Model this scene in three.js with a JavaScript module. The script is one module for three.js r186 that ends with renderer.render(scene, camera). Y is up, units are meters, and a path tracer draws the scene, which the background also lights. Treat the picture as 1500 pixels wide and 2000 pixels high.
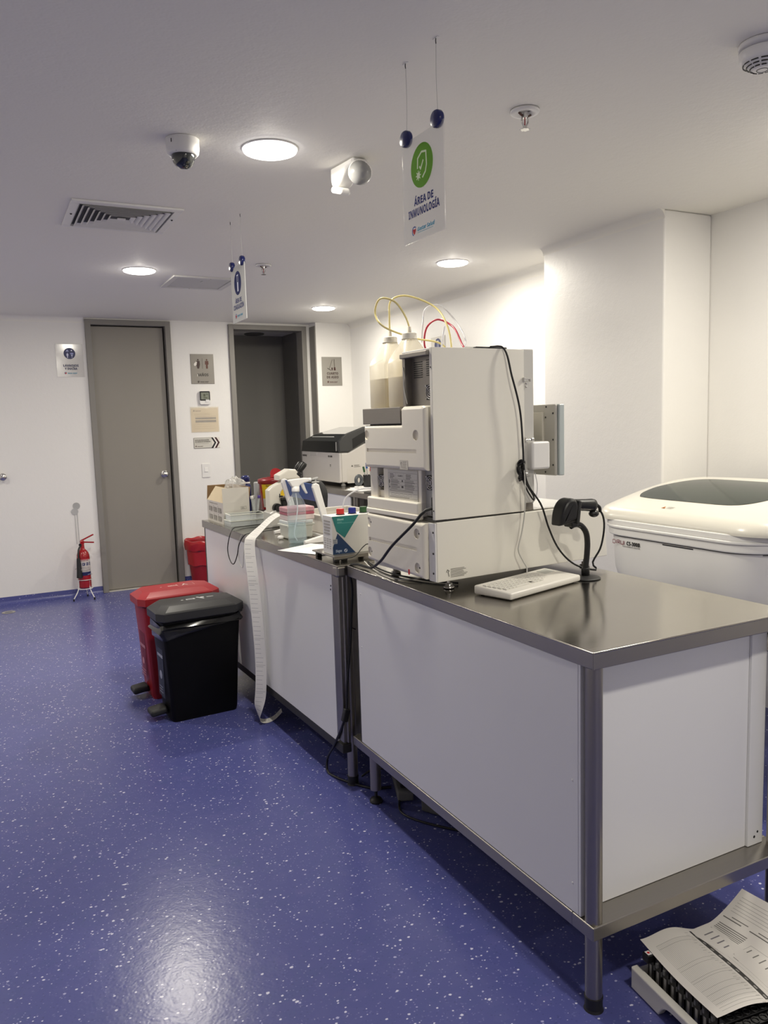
import * as THREE from 'three';
import { RoundedBoxGeometry } from 'three/addons/geometries/RoundedBoxGeometry.js';
import { mergeGeometries, toCreasedNormals } from 'three/addons/utils/BufferGeometryUtils.js';
import { Brush, Evaluator, SUBTRACTION } from 'three-bvh-csg';
import { RectAreaLightUniformsLib } from 'three/addons/lights/RectAreaLightUniformsLib.js';

// ------------------------------------------------------------------ camera, light, exposure
const scene = new THREE.Scene();
const renderer = new THREE.WebGLRenderer({ antialias: true });
renderer.toneMapping = THREE.LinearToneMapping;
renderer.toneMappingExposure = 1.0;
renderer.shadowMap.enabled = true;
RectAreaLightUniformsLib.init();
const camera = new THREE.PerspectiveCamera(66.29, 0.75, 0.05, 60);
camera.position.set(0, 1.42, 0);
camera.rotation.order = 'YXZ';
camera.rotation.set(-0.11358, -0.47093, -0.03011);
scene.add(camera);
scene.background = new THREE.Color(0x000000);
const LAMP_NITS = 385, LAMP_CANDELA = 0.2, LAMP_COLOR = new THREE.Color(1.0, 0.94, 0.81), LAMP_GLOW = 8;
const CEIL = 2.38, BACK = -7.2, RIGHT = 3.27;
const TOP = 0.891;                       // bench height

// ------------------------------------------------------------------ helpers
let seed = 7;
const rnd = () => (seed = (seed * 16807) % 2147483647) / 2147483647;
const V = (x, y, z) => new THREE.Vector3(x, y, z);
const PI = Math.PI;
function at(g, x = 0, y = 0, z = 0, rx = 0, ry = 0, rz = 0) {
  if (rx) g.rotateX(rx); if (ry) g.rotateY(ry); if (rz) g.rotateZ(rz);
  return g.translate(x, y, z);
}
function box(w, h, d, x = 0, y = 0, z = 0, r = 0, seg = 2) {
  const m = Math.min(w, h, d) * 0.49;
  const g = r > 0 ? new RoundedBoxGeometry(w, h, d, seg, Math.min(r, m)) : new THREE.BoxGeometry(w, h, d);
  return g.translate(x, y, z);
}
const span = (x0, x1, y0, y1, z0, z1, r = 0, seg = 2) => box(Math.abs(x1 - x0), Math.abs(y1 - y0), Math.abs(z1 - z0), (x0 + x1) / 2, (y0 + y1) / 2, (z0 + z1) / 2, r, seg);
const cyl = (rt, rb, h, x = 0, y = 0, z = 0, seg = 32) => new THREE.CylinderGeometry(rt, rb, h, seg).translate(x, y, z);
const ball = (r, x = 0, y = 0, z = 0, sx = 1, sy = 1, sz = 1) => new THREE.SphereGeometry(r, 28, 18).scale(sx, sy, sz).translate(x, y, z);
const lathe = (pts, seg = 40) => new THREE.LatheGeometry(pts.map(p => new THREE.Vector2(p[0], p[1])), seg);
function tube(pts, r, seg = 60, rad = 10, closed = false) {
  const c = new THREE.CatmullRomCurve3(pts.map(p => V(...p)), closed, 'centripetal');
  return new THREE.TubeGeometry(c, seg, r, rad, closed);
}
function shape(pts) { const s = new THREE.Shape(); pts.forEach((p, i) => i ? s.lineTo(p[0], p[1]) : s.moveTo(p[0], p[1])); s.closePath(); return s; }
function roundShape(w, h, r, cx = 0, cy = 0) {
  const s = new THREE.Shape(), x = cx - w / 2, y = cy - h / 2;
  s.moveTo(x + r, y); s.lineTo(x + w - r, y); s.absarc(x + w - r, y + r, r, -PI / 2, 0); s.lineTo(x + w, y + h - r); s.absarc(x + w - r, y + h - r, r, 0, PI / 2);
  s.lineTo(x + r, y + h); s.absarc(x + r, y + h - r, r, PI / 2, PI); s.lineTo(x, y + r); s.absarc(x + r, y + r, r, PI, PI * 1.5);
  return s;
}
function extrude(s, depth, bevel = 0, seg = 2, curve = 10) {
  const b = Math.min(bevel, depth * 0.45);
  return new THREE.ExtrudeGeometry(s, { depth: depth - 2 * b, bevelEnabled: b > 0, bevelThickness: b, bevelSize: b, bevelOffset: -b, bevelSegments: seg, curveSegments: curve }).translate(0, 0, b);
}
const csg = new Evaluator(); csg.attributes = ['position', 'normal', 'uv'];
function carve(g, cutters) {              // g minus every cutter
  let a = new Brush(merge(g)); a.updateMatrixWorld();
  for (const c of cutters) { const b = new Brush(merge(c)); b.updateMatrixWorld(); a = csg.evaluate(a, b, SUBTRACTION); }
  return a.geometry;
}
const creased = (g, a = 0.6) => toCreasedNormals(g.index ? g.toNonIndexed() : g, a);
function metricUV(g) {                  // box projection in metres
  const p = g.attributes.position, n = p.count, uv = new Float32Array(n * 2), a = V(), b = V(), c = V();
  for (let i = 0; i < n; i += 3) {
    a.fromBufferAttribute(p, i); b.fromBufferAttribute(p, i + 1); c.fromBufferAttribute(p, i + 2);
    const nn = b.clone().sub(a).cross(c.clone().sub(a)); const ax = Math.abs(nn.x), ay = Math.abs(nn.y), az = Math.abs(nn.z);
    [a, b, c].forEach((q, k) => { const u = ay >= ax && ay >= az ? [q.x, q.z] : ax >= az ? [q.z, q.y] : [q.x, q.y]; uv[(i + k) * 2] = u[0]; uv[(i + k) * 2 + 1] = u[1]; });
  }
  g.setAttribute('uv', new THREE.BufferAttribute(uv, 2));
  return g;
}
function merge(list) {
  const l = [].concat(list).map(g => {
    g = g.index ? g.toNonIndexed() : g;
    for (const k of Object.keys(g.attributes)) if (!['position', 'normal', 'uv'].includes(k)) g.deleteAttribute(k);
    if (!g.attributes.uv) g.setAttribute('uv', new THREE.BufferAttribute(new Float32Array(g.attributes.position.count * 2), 2));
    g.morphAttributes = {}; g.clearGroups();
    return g;
  });
  return l.length > 1 ? mergeGeometries(l) : l[0];
}
const used = new Map();
function numbered(name) { const n = used.get(name) || 0; used.set(name, n + 1); return n ? name + '_' + String(n).padStart(3, '0') : name; }
function mk(name, geos, mat, parent, label) {
  let g = merge(geos);
  if (mat.userData.metric) g = metricUV(g);
  const m = new THREE.Mesh(g, mat);
  m.name = numbered(name); m.castShadow = m.receiveShadow = true;
  if (label) m.userData.label = label;
  (parent || scene).add(m);
  return m;
}
const mkEach = (name, list, mat, parent) => list.map(g => mk(name, g, mat, parent));
function tag(o, label, category, group) { Object.assign(o.userData, { label, category }); if (group) o.userData.group = group; return o; }
function thing(name, label, category, pos = [0, 0, 0], ry = 0, group) {
  const o = new THREE.Group(); o.name = numbered(name); o.position.set(...pos); o.rotation.y = ry; scene.add(o);
  return tag(o, label, category, group);
}
function copyOf(o, label, pos, ry) { const c = o.clone(); c.userData = { ...o.userData, label }; c.name = numbered(o.name.replace(/_\d{3}$/, '')); c.position.set(...pos); if (ry !== undefined) c.rotation.y = ry; scene.add(c); return c; }
function struct(name, geos, mat, parent) { const m = mk(name, geos, mat, parent); if (!parent) m.userData.kind = 'structure'; return m; }
const P = (color, rough = 0.5, o = {}) => new THREE.MeshStandardMaterial({ color, roughness: rough, ...o });
const PH = (o) => new THREE.MeshPhysicalMaterial(o);
// a flat print: canvas texture on a plane facing +z
function print(name, w, h, px, draw, parent, o = {}) {
  const c = document.createElement('canvas'); c.width = Math.round(w * px); c.height = Math.round(h * px);
  const x = c.getContext('2d'); x.clearRect(0, 0, c.width, c.height); x.scale(c.width / w, c.height / h); draw(x, w, h);
  const t = new THREE.CanvasTexture(c); t.colorSpace = THREE.SRGBColorSpace; t.anisotropy = 8;
  const m = new THREE.MeshStandardMaterial({ map: t, roughness: o.rough ?? 0.45, metalness: o.metal ?? 0, transparent: !!o.clear, side: THREE.DoubleSide });
  if (o.matte) { m.roughness = 1; }
  const mesh = mk(name, new THREE.PlaneGeometry(w, h), m, parent, o.label);
  if (o.pos) mesh.position.set(...o.pos); if (o.rot) mesh.rotation.set(...o.rot);
  return mesh;
}
// text fitted to a box: centre x, baseline y, width, cap height (all metres)
function text(x, s, cx, by, w, h, color, font = 'bold', align = 'c') {
  x.save(); x.font = font + ' 100px sans-serif'; x.fillStyle = color; x.textBaseline = 'alphabetic';
  const mw = x.measureText(s).width; const sx = w / mw, sy = h / 72;
  x.translate(align === 'c' ? cx - w / 2 : cx, by); x.scale(sx, sy); x.fillText(s, 0, 0); if (font.includes('bold')) { x.strokeStyle = color; x.lineWidth = 4; x.strokeText(s, 0, 0); } x.restore();
}
const fillR = (x, a, b, w, h, c) => { x.fillStyle = c; x.fillRect(a, b, w, h); };
const disc = (x, cx, cy, r, c) => { x.fillStyle = c; x.beginPath(); x.arc(cx, cy, r, 0, PI * 2); x.fill(); };
const poly = (x, pts, c) => { x.fillStyle = c; x.beginPath(); pts.forEach((p, i) => i ? x.lineTo(...p) : x.moveTo(...p)); x.closePath(); x.fill(); };
const stroke = (x, pts, c, w) => { x.strokeStyle = c; x.lineWidth = w; x.lineJoin = 'round'; x.beginPath(); pts.forEach((p, i) => i ? x.lineTo(...p) : x.moveTo(...p)); x.stroke(); };
function lines(x, x0, y0, w, n, dy, c, lw, ragged = 0.3) { for (let i = 0; i < n; i++) fillR(x, x0, y0 + i * dy, w * (1 - ragged * rnd()), lw, c); }

// ------------------------------------------------------------------ materials
function noiseTexture(n, f) {            // grey-scale DataTexture, f(x, y) -> 0..1, tiled
  const d = new Uint8Array(n * n * 4);
  for (let j = 0; j < n; j++) for (let i = 0; i < n; i++) { const v = Math.max(0, Math.min(255, f(i, j) * 255)), k = (j * n + i) * 4; d[k] = d[k + 1] = d[k + 2] = v; d[k + 3] = 255; }
  const t = new THREE.DataTexture(d, n, n); t.wrapS = t.wrapT = THREE.RepeatWrapping; t.magFilter = THREE.LinearFilter; t.minFilter = THREE.LinearMipmapLinearFilter; t.generateMipmaps = true; t.needsUpdate = true;
  return t;
}
function valueNoise(n, cells, cy = cells) {   // tileable smooth noise table
  const g = Array.from({ length: cells * cy }, rnd), s = t => t * t * (3 - 2 * t);
  return (i, j) => { const x = i / n * cells, y = j / n * cy, x0 = Math.floor(x), y0 = Math.floor(y), u = s(x - x0), v = s(y - y0), q = (a, b) => g[((b % cy) + cy) % cy * cells + ((a % cells) + cells) % cells];
    return (q(x0, y0) * (1 - u) + q(x0 + 1, y0) * u) * (1 - v) + (q(x0, y0 + 1) * (1 - u) + q(x0 + 1, y0 + 1) * u) * v; };
}
const brushed = (() => { const a = valueNoise(512, 6, 256), b = valueNoise(512, 5), c = valueNoise(512, 24, 200); return noiseTexture(512, (i, j) => 0.58 + 0.12 * a(i, j) + 0.2 * b(i, j) + 0.08 * c(i, j)); })();
brushed.repeat.set(1.6, 1.6);
const soft = (() => { const a = valueNoise(256, 16), b = valueNoise(256, 60); return noiseTexture(256, (i, j) => 0.6 * a(i, j) + 0.4 * b(i, j)); })();
soft.repeat.set(3, 3);
const metric = m => { m.userData.metric = true; return m; };
const wavy = (() => { const a = valueNoise(256, 5), b = valueNoise(256, 3, 9); return noiseTexture(256, (i, j) => 0.5 * a(i, j) + 0.5 * b(i, j)); })();
const M = {
  wall: metric(P(new THREE.Color(0.84, 0.825, 0.80), 0.42, { bumpMap: soft, bumpScale: 0.0004 })),
  ceiling: metric(P(new THREE.Color(0.87, 0.85, 0.795), 0.75, { bumpMap: soft, bumpScale: 0.0005 })),
  greyPaint: P(new THREE.Color(0.235, 0.222, 0.202), 0.45),
  doorGrey: P(new THREE.Color(0.27, 0.25, 0.218), 0.4),
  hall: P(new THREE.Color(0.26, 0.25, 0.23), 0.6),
  steel: metric(P(new THREE.Color(0.36, 0.34, 0.31), 0.44, { metalness: 1, roughnessMap: brushed })),
  steelTop: metric(P(new THREE.Color(0.36, 0.34, 0.31), 0.21, { metalness: 1, roughnessMap: brushed, bumpMap: wavy, bumpScale: 0.0006 })),
  steelTube: P(new THREE.Color(0.36, 0.335, 0.295), 0.34, { metalness: 1 }),
  chrome: P(new THREE.Color(0.62, 0.61, 0.59), 0.18, { metalness: 1 }),
  panel: P(new THREE.Color(0.83, 0.83, 0.835), 0.32),
  plastic: P(new THREE.Color(0.83, 0.805, 0.725), 0.38),
  plasticWhite: P(new THREE.Color(0.80, 0.79, 0.77), 0.35),
  plasticGrey: P(new THREE.Color(0.45, 0.45, 0.44), 0.4),
  creamGloss: PH({ color: new THREE.Color(0.84, 0.795, 0.685), roughness: 0.28, clearcoat: 0.3, clearcoatRoughness: 0.2 }),
  lidCream: PH({ color: new THREE.Color(0.69, 0.665, 0.59), roughness: 0.3, clearcoat: 0.3, clearcoatRoughness: 0.2 }),
  black: P(new THREE.Color(0.006, 0.006, 0.0065), 0.42),
  blackMatte: P(new THREE.Color(0.015, 0.015, 0.016), 0.6),
  blackBin: PH({ color: new THREE.Color(0.002, 0.002, 0.0022), roughness: 0.5, specularIntensity: 0.35 }),
  binLid: P(new THREE.Color(0.022, 0.022, 0.023), 0.42),
  bag: P(new THREE.Color(0.006, 0.006, 0.006), 0.13),
  redBin: P(new THREE.Color(0.30, 0.008, 0.014), 0.4),
  redLid: P(new THREE.Color(0.36, 0.018, 0.024), 0.42),
  redBag: PH({ color: new THREE.Color(0.42, 0.015, 0.02), roughness: 0.22 }),
  redGloss: PH({ color: new THREE.Color(0.34, 0.008, 0.012), roughness: 0.2, clearcoat: 0.6 }),
  navy: P(new THREE.Color(0.012, 0.018, 0.11), 0.22),
  blue: P(new THREE.Color(0.012, 0.075, 0.30), 0.45),
  blueCap: P(new THREE.Color(0.015, 0.025, 0.26), 0.35),
  redCap: P(new THREE.Color(0.62, 0.03, 0.03), 0.35),
  greenCap: P(new THREE.Color(0.03, 0.10, 0.035), 0.4),
  purple: P(new THREE.Color(0.10, 0.05, 0.32), 0.4),
  yellow: P(new THREE.Color(0.72, 0.52, 0.02), 0.5),
  paper: P(new THREE.Color(0.80, 0.79, 0.78), 0.7, { side: THREE.DoubleSide }),
  card: P(new THREE.Color(0.66, 0.63, 0.57), 0.7),
  cardInside: P(new THREE.Color(0.30, 0.19, 0.09), 0.85),
  cardFlap: P(new THREE.Color(0.72, 0.60, 0.40), 0.8),
  clear: PH({ color: 0xffffff, transmission: 1, roughness: 0.05, thickness: 0, ior: 1.45, side: THREE.DoubleSide }),
  clearPlastic: PH({ color: new THREE.Color(0.93, 0.95, 0.95), transmission: 0.8, roughness: 0.14, thickness: 0, ior: 1.45, side: THREE.DoubleSide }),
  bottlePlastic: PH({ color: new THREE.Color(0.88, 0.93, 0.945), transmission: 0.90, roughness: 0.06, thickness: 0, ior: 1.5, side: THREE.DoubleSide }),
  acrylic: PH({ color: new THREE.Color(0.96, 0.96, 0.96), transmission: 0.86, roughness: 0.12, thickness: 0, ior: 1.49, side: THREE.DoubleSide }),
  frosted: PH({ color: new THREE.Color(0.82, 0.82, 0.81), transmission: 0.35, roughness: 0.7, thickness: 0, side: THREE.DoubleSide }),
  jug: PH({ color: new THREE.Color(0.93, 0.90, 0.82), transmission: 0.72, roughness: 0.32, thickness: 0, side: THREE.DoubleSide }),
  jugFluid: PH({ color: new THREE.Color(0.86, 0.82, 0.70), transmission: 0.55, roughness: 0.5, thickness: 0 }),
  smoke: PH({ color: new THREE.Color(0.02, 0.022, 0.023), roughness: 0.08, clearcoat: 1, clearcoatRoughness: 0.05 }),
  lidGlass: PH({ color: new THREE.Color(0.02, 0.03, 0.024), roughness: 0.14, ior: 1.38, side: THREE.DoubleSide }),
  rubber: P(new THREE.Color(0.01, 0.01, 0.011), 0.5),
  cable: P(new THREE.Color(0.006, 0.006, 0.007), 0.42),
  cableGrey: P(new THREE.Color(0.55, 0.54, 0.50), 0.5),
  tubeYellow: PH({ color: new THREE.Color(0.86, 0.76, 0.36), roughness: 0.25, transmission: 0.2, thickness: 0 }),
  tubeRed: P(new THREE.Color(0.42, 0.02, 0.05), 0.3),
  tubeClear: PH({ color: new THREE.Color(0.86, 0.86, 0.88), roughness: 0.2, transmission: 0.35, thickness: 0 }),
  rack: metric(P(new THREE.Color(0.27, 0.25, 0.225), 0.5, { metalness: 0.75, roughnessMap: brushed })),
  darkSteel: P(new THREE.Color(0.06, 0.058, 0.055), 0.5, { metalness: 0.6 }),
  lamp: new THREE.MeshStandardMaterial({ color: 0xffffff, roughness: 0.6, emissive: new THREE.Color(1, 0.96, 0.92), emissiveIntensity: LAMP_GLOW }),
  pinkBox: PH({ color: new THREE.Color(0.70, 0.36, 0.40), transmission: 0.25, roughness: 0.4, thickness: 0 }),
  milky: PH({ color: new THREE.Color(0.76, 0.77, 0.70), transmission: 0.25, roughness: 0.45, thickness: 0 }),
  water: PH({ color: new THREE.Color(0.90, 0.955, 0.97), transmission: 0.95, roughness: 0.06, thickness: 0, ior: 1.33 }),
  lcd: P(new THREE.Color(0.30, 0.32, 0.28), 0.3),
  brown: P(new THREE.Color(0.10, 0.045, 0.03), 0.5),
};
// speckled vinyl floor: blue ground with pale chips, 2 m repeat
const vinyl = (() => {
  const n = 2048, c = document.createElement('canvas'); c.width = c.height = n; const x = c.getContext('2d');
  x.fillStyle = 'rgb(82,86,146)'; x.fillRect(0, 0, n, n);
  const put = (px, py, r, col) => { for (const dx of [-n, 0, n]) for (const dy of [-n, 0, n]) { if (px + dx < -20 || px + dx > n + 20 || py + dy < -20 || py + dy > n + 20) continue;
    x.fillStyle = col; x.beginPath(); const k = 5, a0 = (px * 7 + py) % 6; for (let i = 0; i < k; i++) { const a = a0 + i / k * 6.283, q = r * (0.55 + 0.45 * Math.abs(Math.sin(px * 3.1 + i * 2.3))); const X = px + dx + Math.cos(a) * q * 1.25, Y = py + dy + Math.sin(a) * q; i ? x.lineTo(X, Y) : x.moveTo(X, Y); } x.fill(); } };
  for (let i = 0; i < 1500; i++) put(rnd() * n, rnd() * n, 14 + rnd() * 26, rnd() < 0.5 ? 'rgba(76,80,134,0.10)' : 'rgba(104,108,164,0.09)');
  for (let i = 0; i < 16000; i++) put(rnd() * n, rnd() * n, 1.2 + rnd() * 2.2, rnd() < 0.5 ? 'rgba(70,74,126,0.5)' : 'rgba(112,116,170,0.5)');
  for (let i = 0; i < 5600; i++) put(rnd() * n, rnd() * n, 1.0 + rnd() * 1.5, 'rgba(176,176,214,' + (0.35 + 0.4 * rnd()).toFixed(2) + ')');
  for (let i = 0; i < 3300; i++) put(rnd() * n, rnd() * n, 1.9 + rnd() * rnd() * 4.2, rnd() < 0.75 ? 'rgba(222,222,240,0.95)' : 'rgba(182,182,218,0.9)');
  const t = new THREE.CanvasTexture(c); t.colorSpace = THREE.SRGBColorSpace; t.wrapS = t.wrapT = THREE.RepeatWrapping; t.repeat.set(0.5, 0.5); t.anisotropy = 16; return t;
})();
M.vinyl = metric(P(0xffffff, 0.25, { map: vinyl, bumpMap: soft, bumpScale: 0.0003 }));
// ------------------------------------------------------------------ the room
const LEFT = -1.7, FRONT = 3.0, T = 0.12;
struct('floor', span(LEFT - T, RIGHT + 0.6, -0.1, 0, FRONT + T, -9.4), M.vinyl);
struct('ceiling', span(LEFT - T, RIGHT + 0.6, CEIL, CEIL + 0.12, FRONT + T, -9.4), M.ceiling);
const D1 = { x0: 0.862, x1: 1.580, top: 2.368 }, D2 = { x0: 2.108, x1: 2.874, top: 2.360 };
struct('wall_back', [
  span(LEFT - T, D1.x0, 0, CEIL, BACK, BACK - T), span(D1.x1, D2.x0, 0, CEIL, BACK, BACK - T), span(D2.x1, RIGHT + T, 0, CEIL, BACK, BACK - T),
  span(D1.x0, D1.x1, D1.top, CEIL, BACK, BACK - T), span(D2.x0, D2.x1, D2.top, CEIL, BACK, BACK - T)], M.wall);
// wall return right of the second doorway: its side is painted like the frames
const NX = 2.905, NZ = -7.03;
struct('wall_recess', [span(NX + 0.004, RIGHT, 0, CEIL, NZ, BACK)], M.wall);
struct('trim_1', [span(NX - 0.006, NX + 0.004, 0, CEIL - 0.03, NZ - 0.004, BACK + 0.03, 0.003)], M.greyPaint);
struct('wall_right', span(RIGHT, RIGHT + T, 0, CEIL, FRONT, BACK - T), M.wall);
struct('wall_column', [span(2.952, RIGHT, 0, CEIL, -2.79, -3.69, 0.012, 3)], M.wall);
struct('wall_left', span(LEFT - T, LEFT, 0, CEIL, FRONT, BACK - T), M.wall);
struct('wall_front', span(LEFT - T, RIGHT + T, 0, CEIL, FRONT, FRONT + T), M.wall);
// plaster coves between walls and ceiling
function cove(a, b, r, dir) {           // a -> b along the corner, dir = room side (x or z sign)
  const s = new THREE.Shape(); s.moveTo(0, 0); s.lineTo(r, 0); s.absarc(r, -r, r, PI / 2, PI, false); s.lineTo(0, 0);
  const L = V(...b).sub(V(...a)).length(), g = extrude(s, L, 0, 1, 12);
  const m = new THREE.Matrix4().makeBasis(V(...dir), V(0, 1, 0), V(...dir).cross(V(0, 1, 0)));
  g.applyMatrix4(m); return g.translate(...a);
}
struct('trim_2', [cove([LEFT, CEIL, BACK], [D1.x0 - 0.01, CEIL, BACK], 0.045, [0, 0, 1]).translate(D1.x0 - 0.01 - LEFT, 0, 0)], M.ceiling);
struct('trim_3', [cove([RIGHT, CEIL, -3.69], [RIGHT, CEIL, NZ], 0.055, [-1, 0, 0]).translate(0, 0, 0)], M.ceiling);
struct('trim_4', [cove([2.952, CEIL, -2.79], [2.952, CEIL, -3.69], 0.04, [-1, 0, 0])], M.ceiling);
// coved vinyl skirting along the door wall
function skirting(x0, x1, z) {
  const s = new THREE.Shape(); s.moveTo(0, 0.062); s.lineTo(0.004, 0.062); s.lineTo(0.004, 0.03); s.absarc(0.034, 0.03, 0.03, PI, PI * 1.5, false); s.lineTo(0.034, 0); s.lineTo(0, 0);
  const g = extrude(s, x1 - x0, 0, 1, 8); g.rotateY(-PI / 2); return g.translate(x1, 0, z);
}
struct('baseboard_back', [skirting(LEFT, D1.x0 - 0.001, BACK), skirting(D1.x1 + 0.001, D2.x0 - 0.001, BACK), skirting(NX, RIGHT, NZ)], M.vinyl);
// unlit passage behind the open doorway
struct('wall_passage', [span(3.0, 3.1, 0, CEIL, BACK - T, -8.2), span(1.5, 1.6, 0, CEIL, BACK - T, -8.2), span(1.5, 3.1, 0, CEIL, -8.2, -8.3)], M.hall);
// ------------------------------------------------------------------ doors
function doorFrame(d, parent) {
  const w = 0.048, z0 = BACK + 0.022, z1 = BACK - T - 0.01;
  mk('door_frame', [span(d.x0, d.x0 + w, 0, d.top, z0, z1, 0.004), span(d.x1 - w, d.x1, 0, d.top, z0, z1, 0.004), span(d.x0 + w - 0.004, d.x1 - w + 0.004, d.top - 0.044, d.top - 0.0005, z0 - 0.0006, z1, 0.004)], M.greyPaint, parent);
}
{
  const g = new THREE.Group(); g.name = 'door_1'; g.userData.kind = 'structure'; scene.add(g);
  doorFrame(D1, g);
  const leaf = mk('door_leaf', [span(D1.x0 + 0.052, D1.x1 - 0.060, 0.012, D1.top - 0.052, BACK - 0.03, BACK - 0.072, 0.003)], M.doorGrey, g);
  const k = mk('door_knob', [at(lathe([[0.0, 0.062], [0.018, 0.061], [0.026, 0.052], [0.027, 0.042], [0.020, 0.03], [0.011, 0.024], [0.011, 0.008], [0.031, 0.006], [0.032, 0], [0, 0]], 28), 1.463, 1.016, BACK - 0.03, PI / 2)], M.chrome, leaf);
  mk('threshold', [span(D1.x0 + 0.05, D1.x1 - 0.05, 0, 0.008, BACK + 0.01, BACK - T, 0.002)], P(new THREE.Color(0.5, 0.49, 0.46), 0.5), g);
  mk('door_stop', [span(D1.x0 + 0.048, D1.x0 + 0.06, 0, D1.top - 0.05, BACK - 0.075, BACK - 0.1), span(D1.x1 - 0.075, D1.x1 - 0.048, 0, D1.top - 0.05, BACK - 0.075, BACK - 0.1), span(D1.x0 + 0.05, D1.x1 - 0.05, D1.top - 0.06, D1.top - 0.044, BACK - 0.075, BACK - 0.1)], M.blackMatte, g);
  // closet behind the closed leaf
  mk('closet_back', [span(D1.x0 - 0.05, D1.x1 + 0.05, 0, CEIL, BACK - T - 0.02, BACK - T - 0.05)], M.blackMatte, g);
}
{
  const g = new THREE.Group(); g.name = 'door_2'; g.userData.kind = 'structure'; scene.add(g);
  doorFrame(D2, g);
}
// ------------------------------------------------------------------ ceiling lamps
const LAMPS = [
  [0.977, -2.711, 'largest round ceiling lamp, glowing white, right of the dome camera'],
  [0.935, -4.995, 'round ceiling lamp glowing white, leftmost, beside the air vent and the access hatch'],
  [2.650, -4.181, 'round ceiling lamp glowing white, nearest to the wall column on the right'],
  [2.617, -6.131, 'smallest and farthest round ceiling lamp, near the doorway of the cleaning room'],
  [1.27, -0.25, 'round ceiling lamp glowing white above the camera, in front of the near bench'],
  [1.27, 2.05, 'round ceiling lamp glowing white behind the viewer'],
  [2.62, -1.75, 'round ceiling lamp glowing white in the alcove over the large cream analyser'],
  [-0.75, -4.995, 'round ceiling lamp glowing white in the left row, nearest to the door wall'],
];
let lamp0;
for (const [x, z, label] of LAMPS) {
  if (!lamp0) {
    lamp0 = thing('ceiling_lamp', label, 'ceiling lamp', [x, CEIL, z], 0, 'round ceiling lamps');
    mk('rim', [lathe([[0.090, 0], [0.098, 0], [0.099, -0.002], [0.097, -0.0045], [0.0945, -0.005], [0.090, -0.004]], 48)], M.plasticWhite, lamp0);
    mk('lamp_diffuser', [lathe([[0, -0.018], [0.05, -0.0175], [0.080, -0.0155], [0.092, -0.011], [0.094, -0.006], [0.090, -0.001]].reverse(), 48)], M.lamp, lamp0);
    const l = new THREE.RectAreaLight(LAMP_COLOR, LAMP_NITS, 0.125, 0.125); l.name = 'lamp_light'; l.position.y = -0.021; l.rotation.x = -PI / 2; lamp0.add(l);
    const q = new THREE.PointLight(LAMP_COLOR, LAMP_CANDELA, 0, 2); q.name = 'lamp_spill'; q.position.y = -0.0105; q.shadow.radius = 0.4; q.castShadow = true; lamp0.add(q);
  } else copyOf(lamp0, label, [x, CEIL, z]);
}
// ------------------------------------------------------------------ ceiling fittings
{ // dome camera
  const t = thing('dome_camera', 'white dome security camera with black glass bubble on ceiling left of the largest lamp', 'security camera', [0.679, CEIL, -2.735]);
  mk('housing', [lathe([[0, 0], [0.052, 0], [0.055, -0.002], [0.0545, -0.03], [0.052, -0.046], [0.046, -0.053], [0.038, -0.053], [0, -0.05]], 48)], M.plasticWhite, t);
  mk('bubble', [lathe([[0.039, -0.051], [0.0385, -0.062], [0.034, -0.077], [0.025, -0.088], [0.012, -0.094], [0, -0.0955]], 40)], M.smoke, t);
  mk('vent_slot', [box(0.002, 0.012, 0.006, -0.045, -0.018, 0.031, 0.001)], M.black, t);
  mkEach('screw', [ball(0.003, -0.030, -0.049, 0.035), ball(0.003, 0.047, -0.047, 0.012)], M.plasticGrey, t);
}
{ // air diffuser: square frame with nested louvres
  const t = thing('air_vent', 'white square air diffuser with nested louvres set in the ceiling', 'air vent', [0.645, CEIL, -3.80]);
  const ring = (h0, h1, y0, y1, th) => { // pyramidal frame from half-width h0 (top) to h1 (bottom)
    const pos = [], q = (a, y) => [[-a, y, -a], [a, y, -a], [a, y, a], [-a, y, a]];
    const A = q(h0, y0), B = q(h1, y1), C = q(h1 + th, y1), D = q(h0 + th, y0);
    const quad = (a, b, c, d) => pos.push(...a, ...b, ...c, ...a, ...c, ...d);
    for (let i = 0; i < 4; i++) { const k = (i + 1) % 4; quad(A[i], A[k], B[k], B[i]); quad(B[i], B[k], C[k], C[i]); quad(C[i], C[k], D[k], D[i]); quad(D[i], D[k], A[k], A[i]); }
    const g = new THREE.BufferGeometry(); g.setAttribute('position', new THREE.Float32BufferAttribute(pos, 3)); g.computeVertexNormals(); return g;
  };
  const H = 0.232;
  mk('frame', [ring(0.198, 0.196, 0, -0.012, 0.0), span(-H, H, -0.010, 0, -H, -0.196, 0.003), span(-H, H, -0.010, 0, 0.196, H, 0.003), span(-H, -0.196, -0.010, 0, -0.196, 0.196, 0.003), span(0.196, H, -0.010, 0, -0.196, 0.196, 0.003)], M.plasticWhite, t);
  for (let i = 0; i < 6; i++) { const a = 0.162 - i * 0.0255; mk('louvre', ring(a - 0.004, a + 0.020, 0.010, -0.014, 0.0025), M.plasticWhite, t); }
  mk('centre_plate', [box(0.036, 0.004, 0.036, 0, -0.012, 0, 0.001)], M.plasticWhite, t);
  mk('duct', [box(0.39, 0.002, 0.39, 0, -0.0005, 0)], P(new THREE.Color(0.07, 0.07, 0.07), 0.8), t);
  mkEach('screw', [ball(0.005, -0.214, -0.010, 0.02), ball(0.005, 0.214, -0.010, 0.06)], M.darkSteel, t);
}
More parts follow.
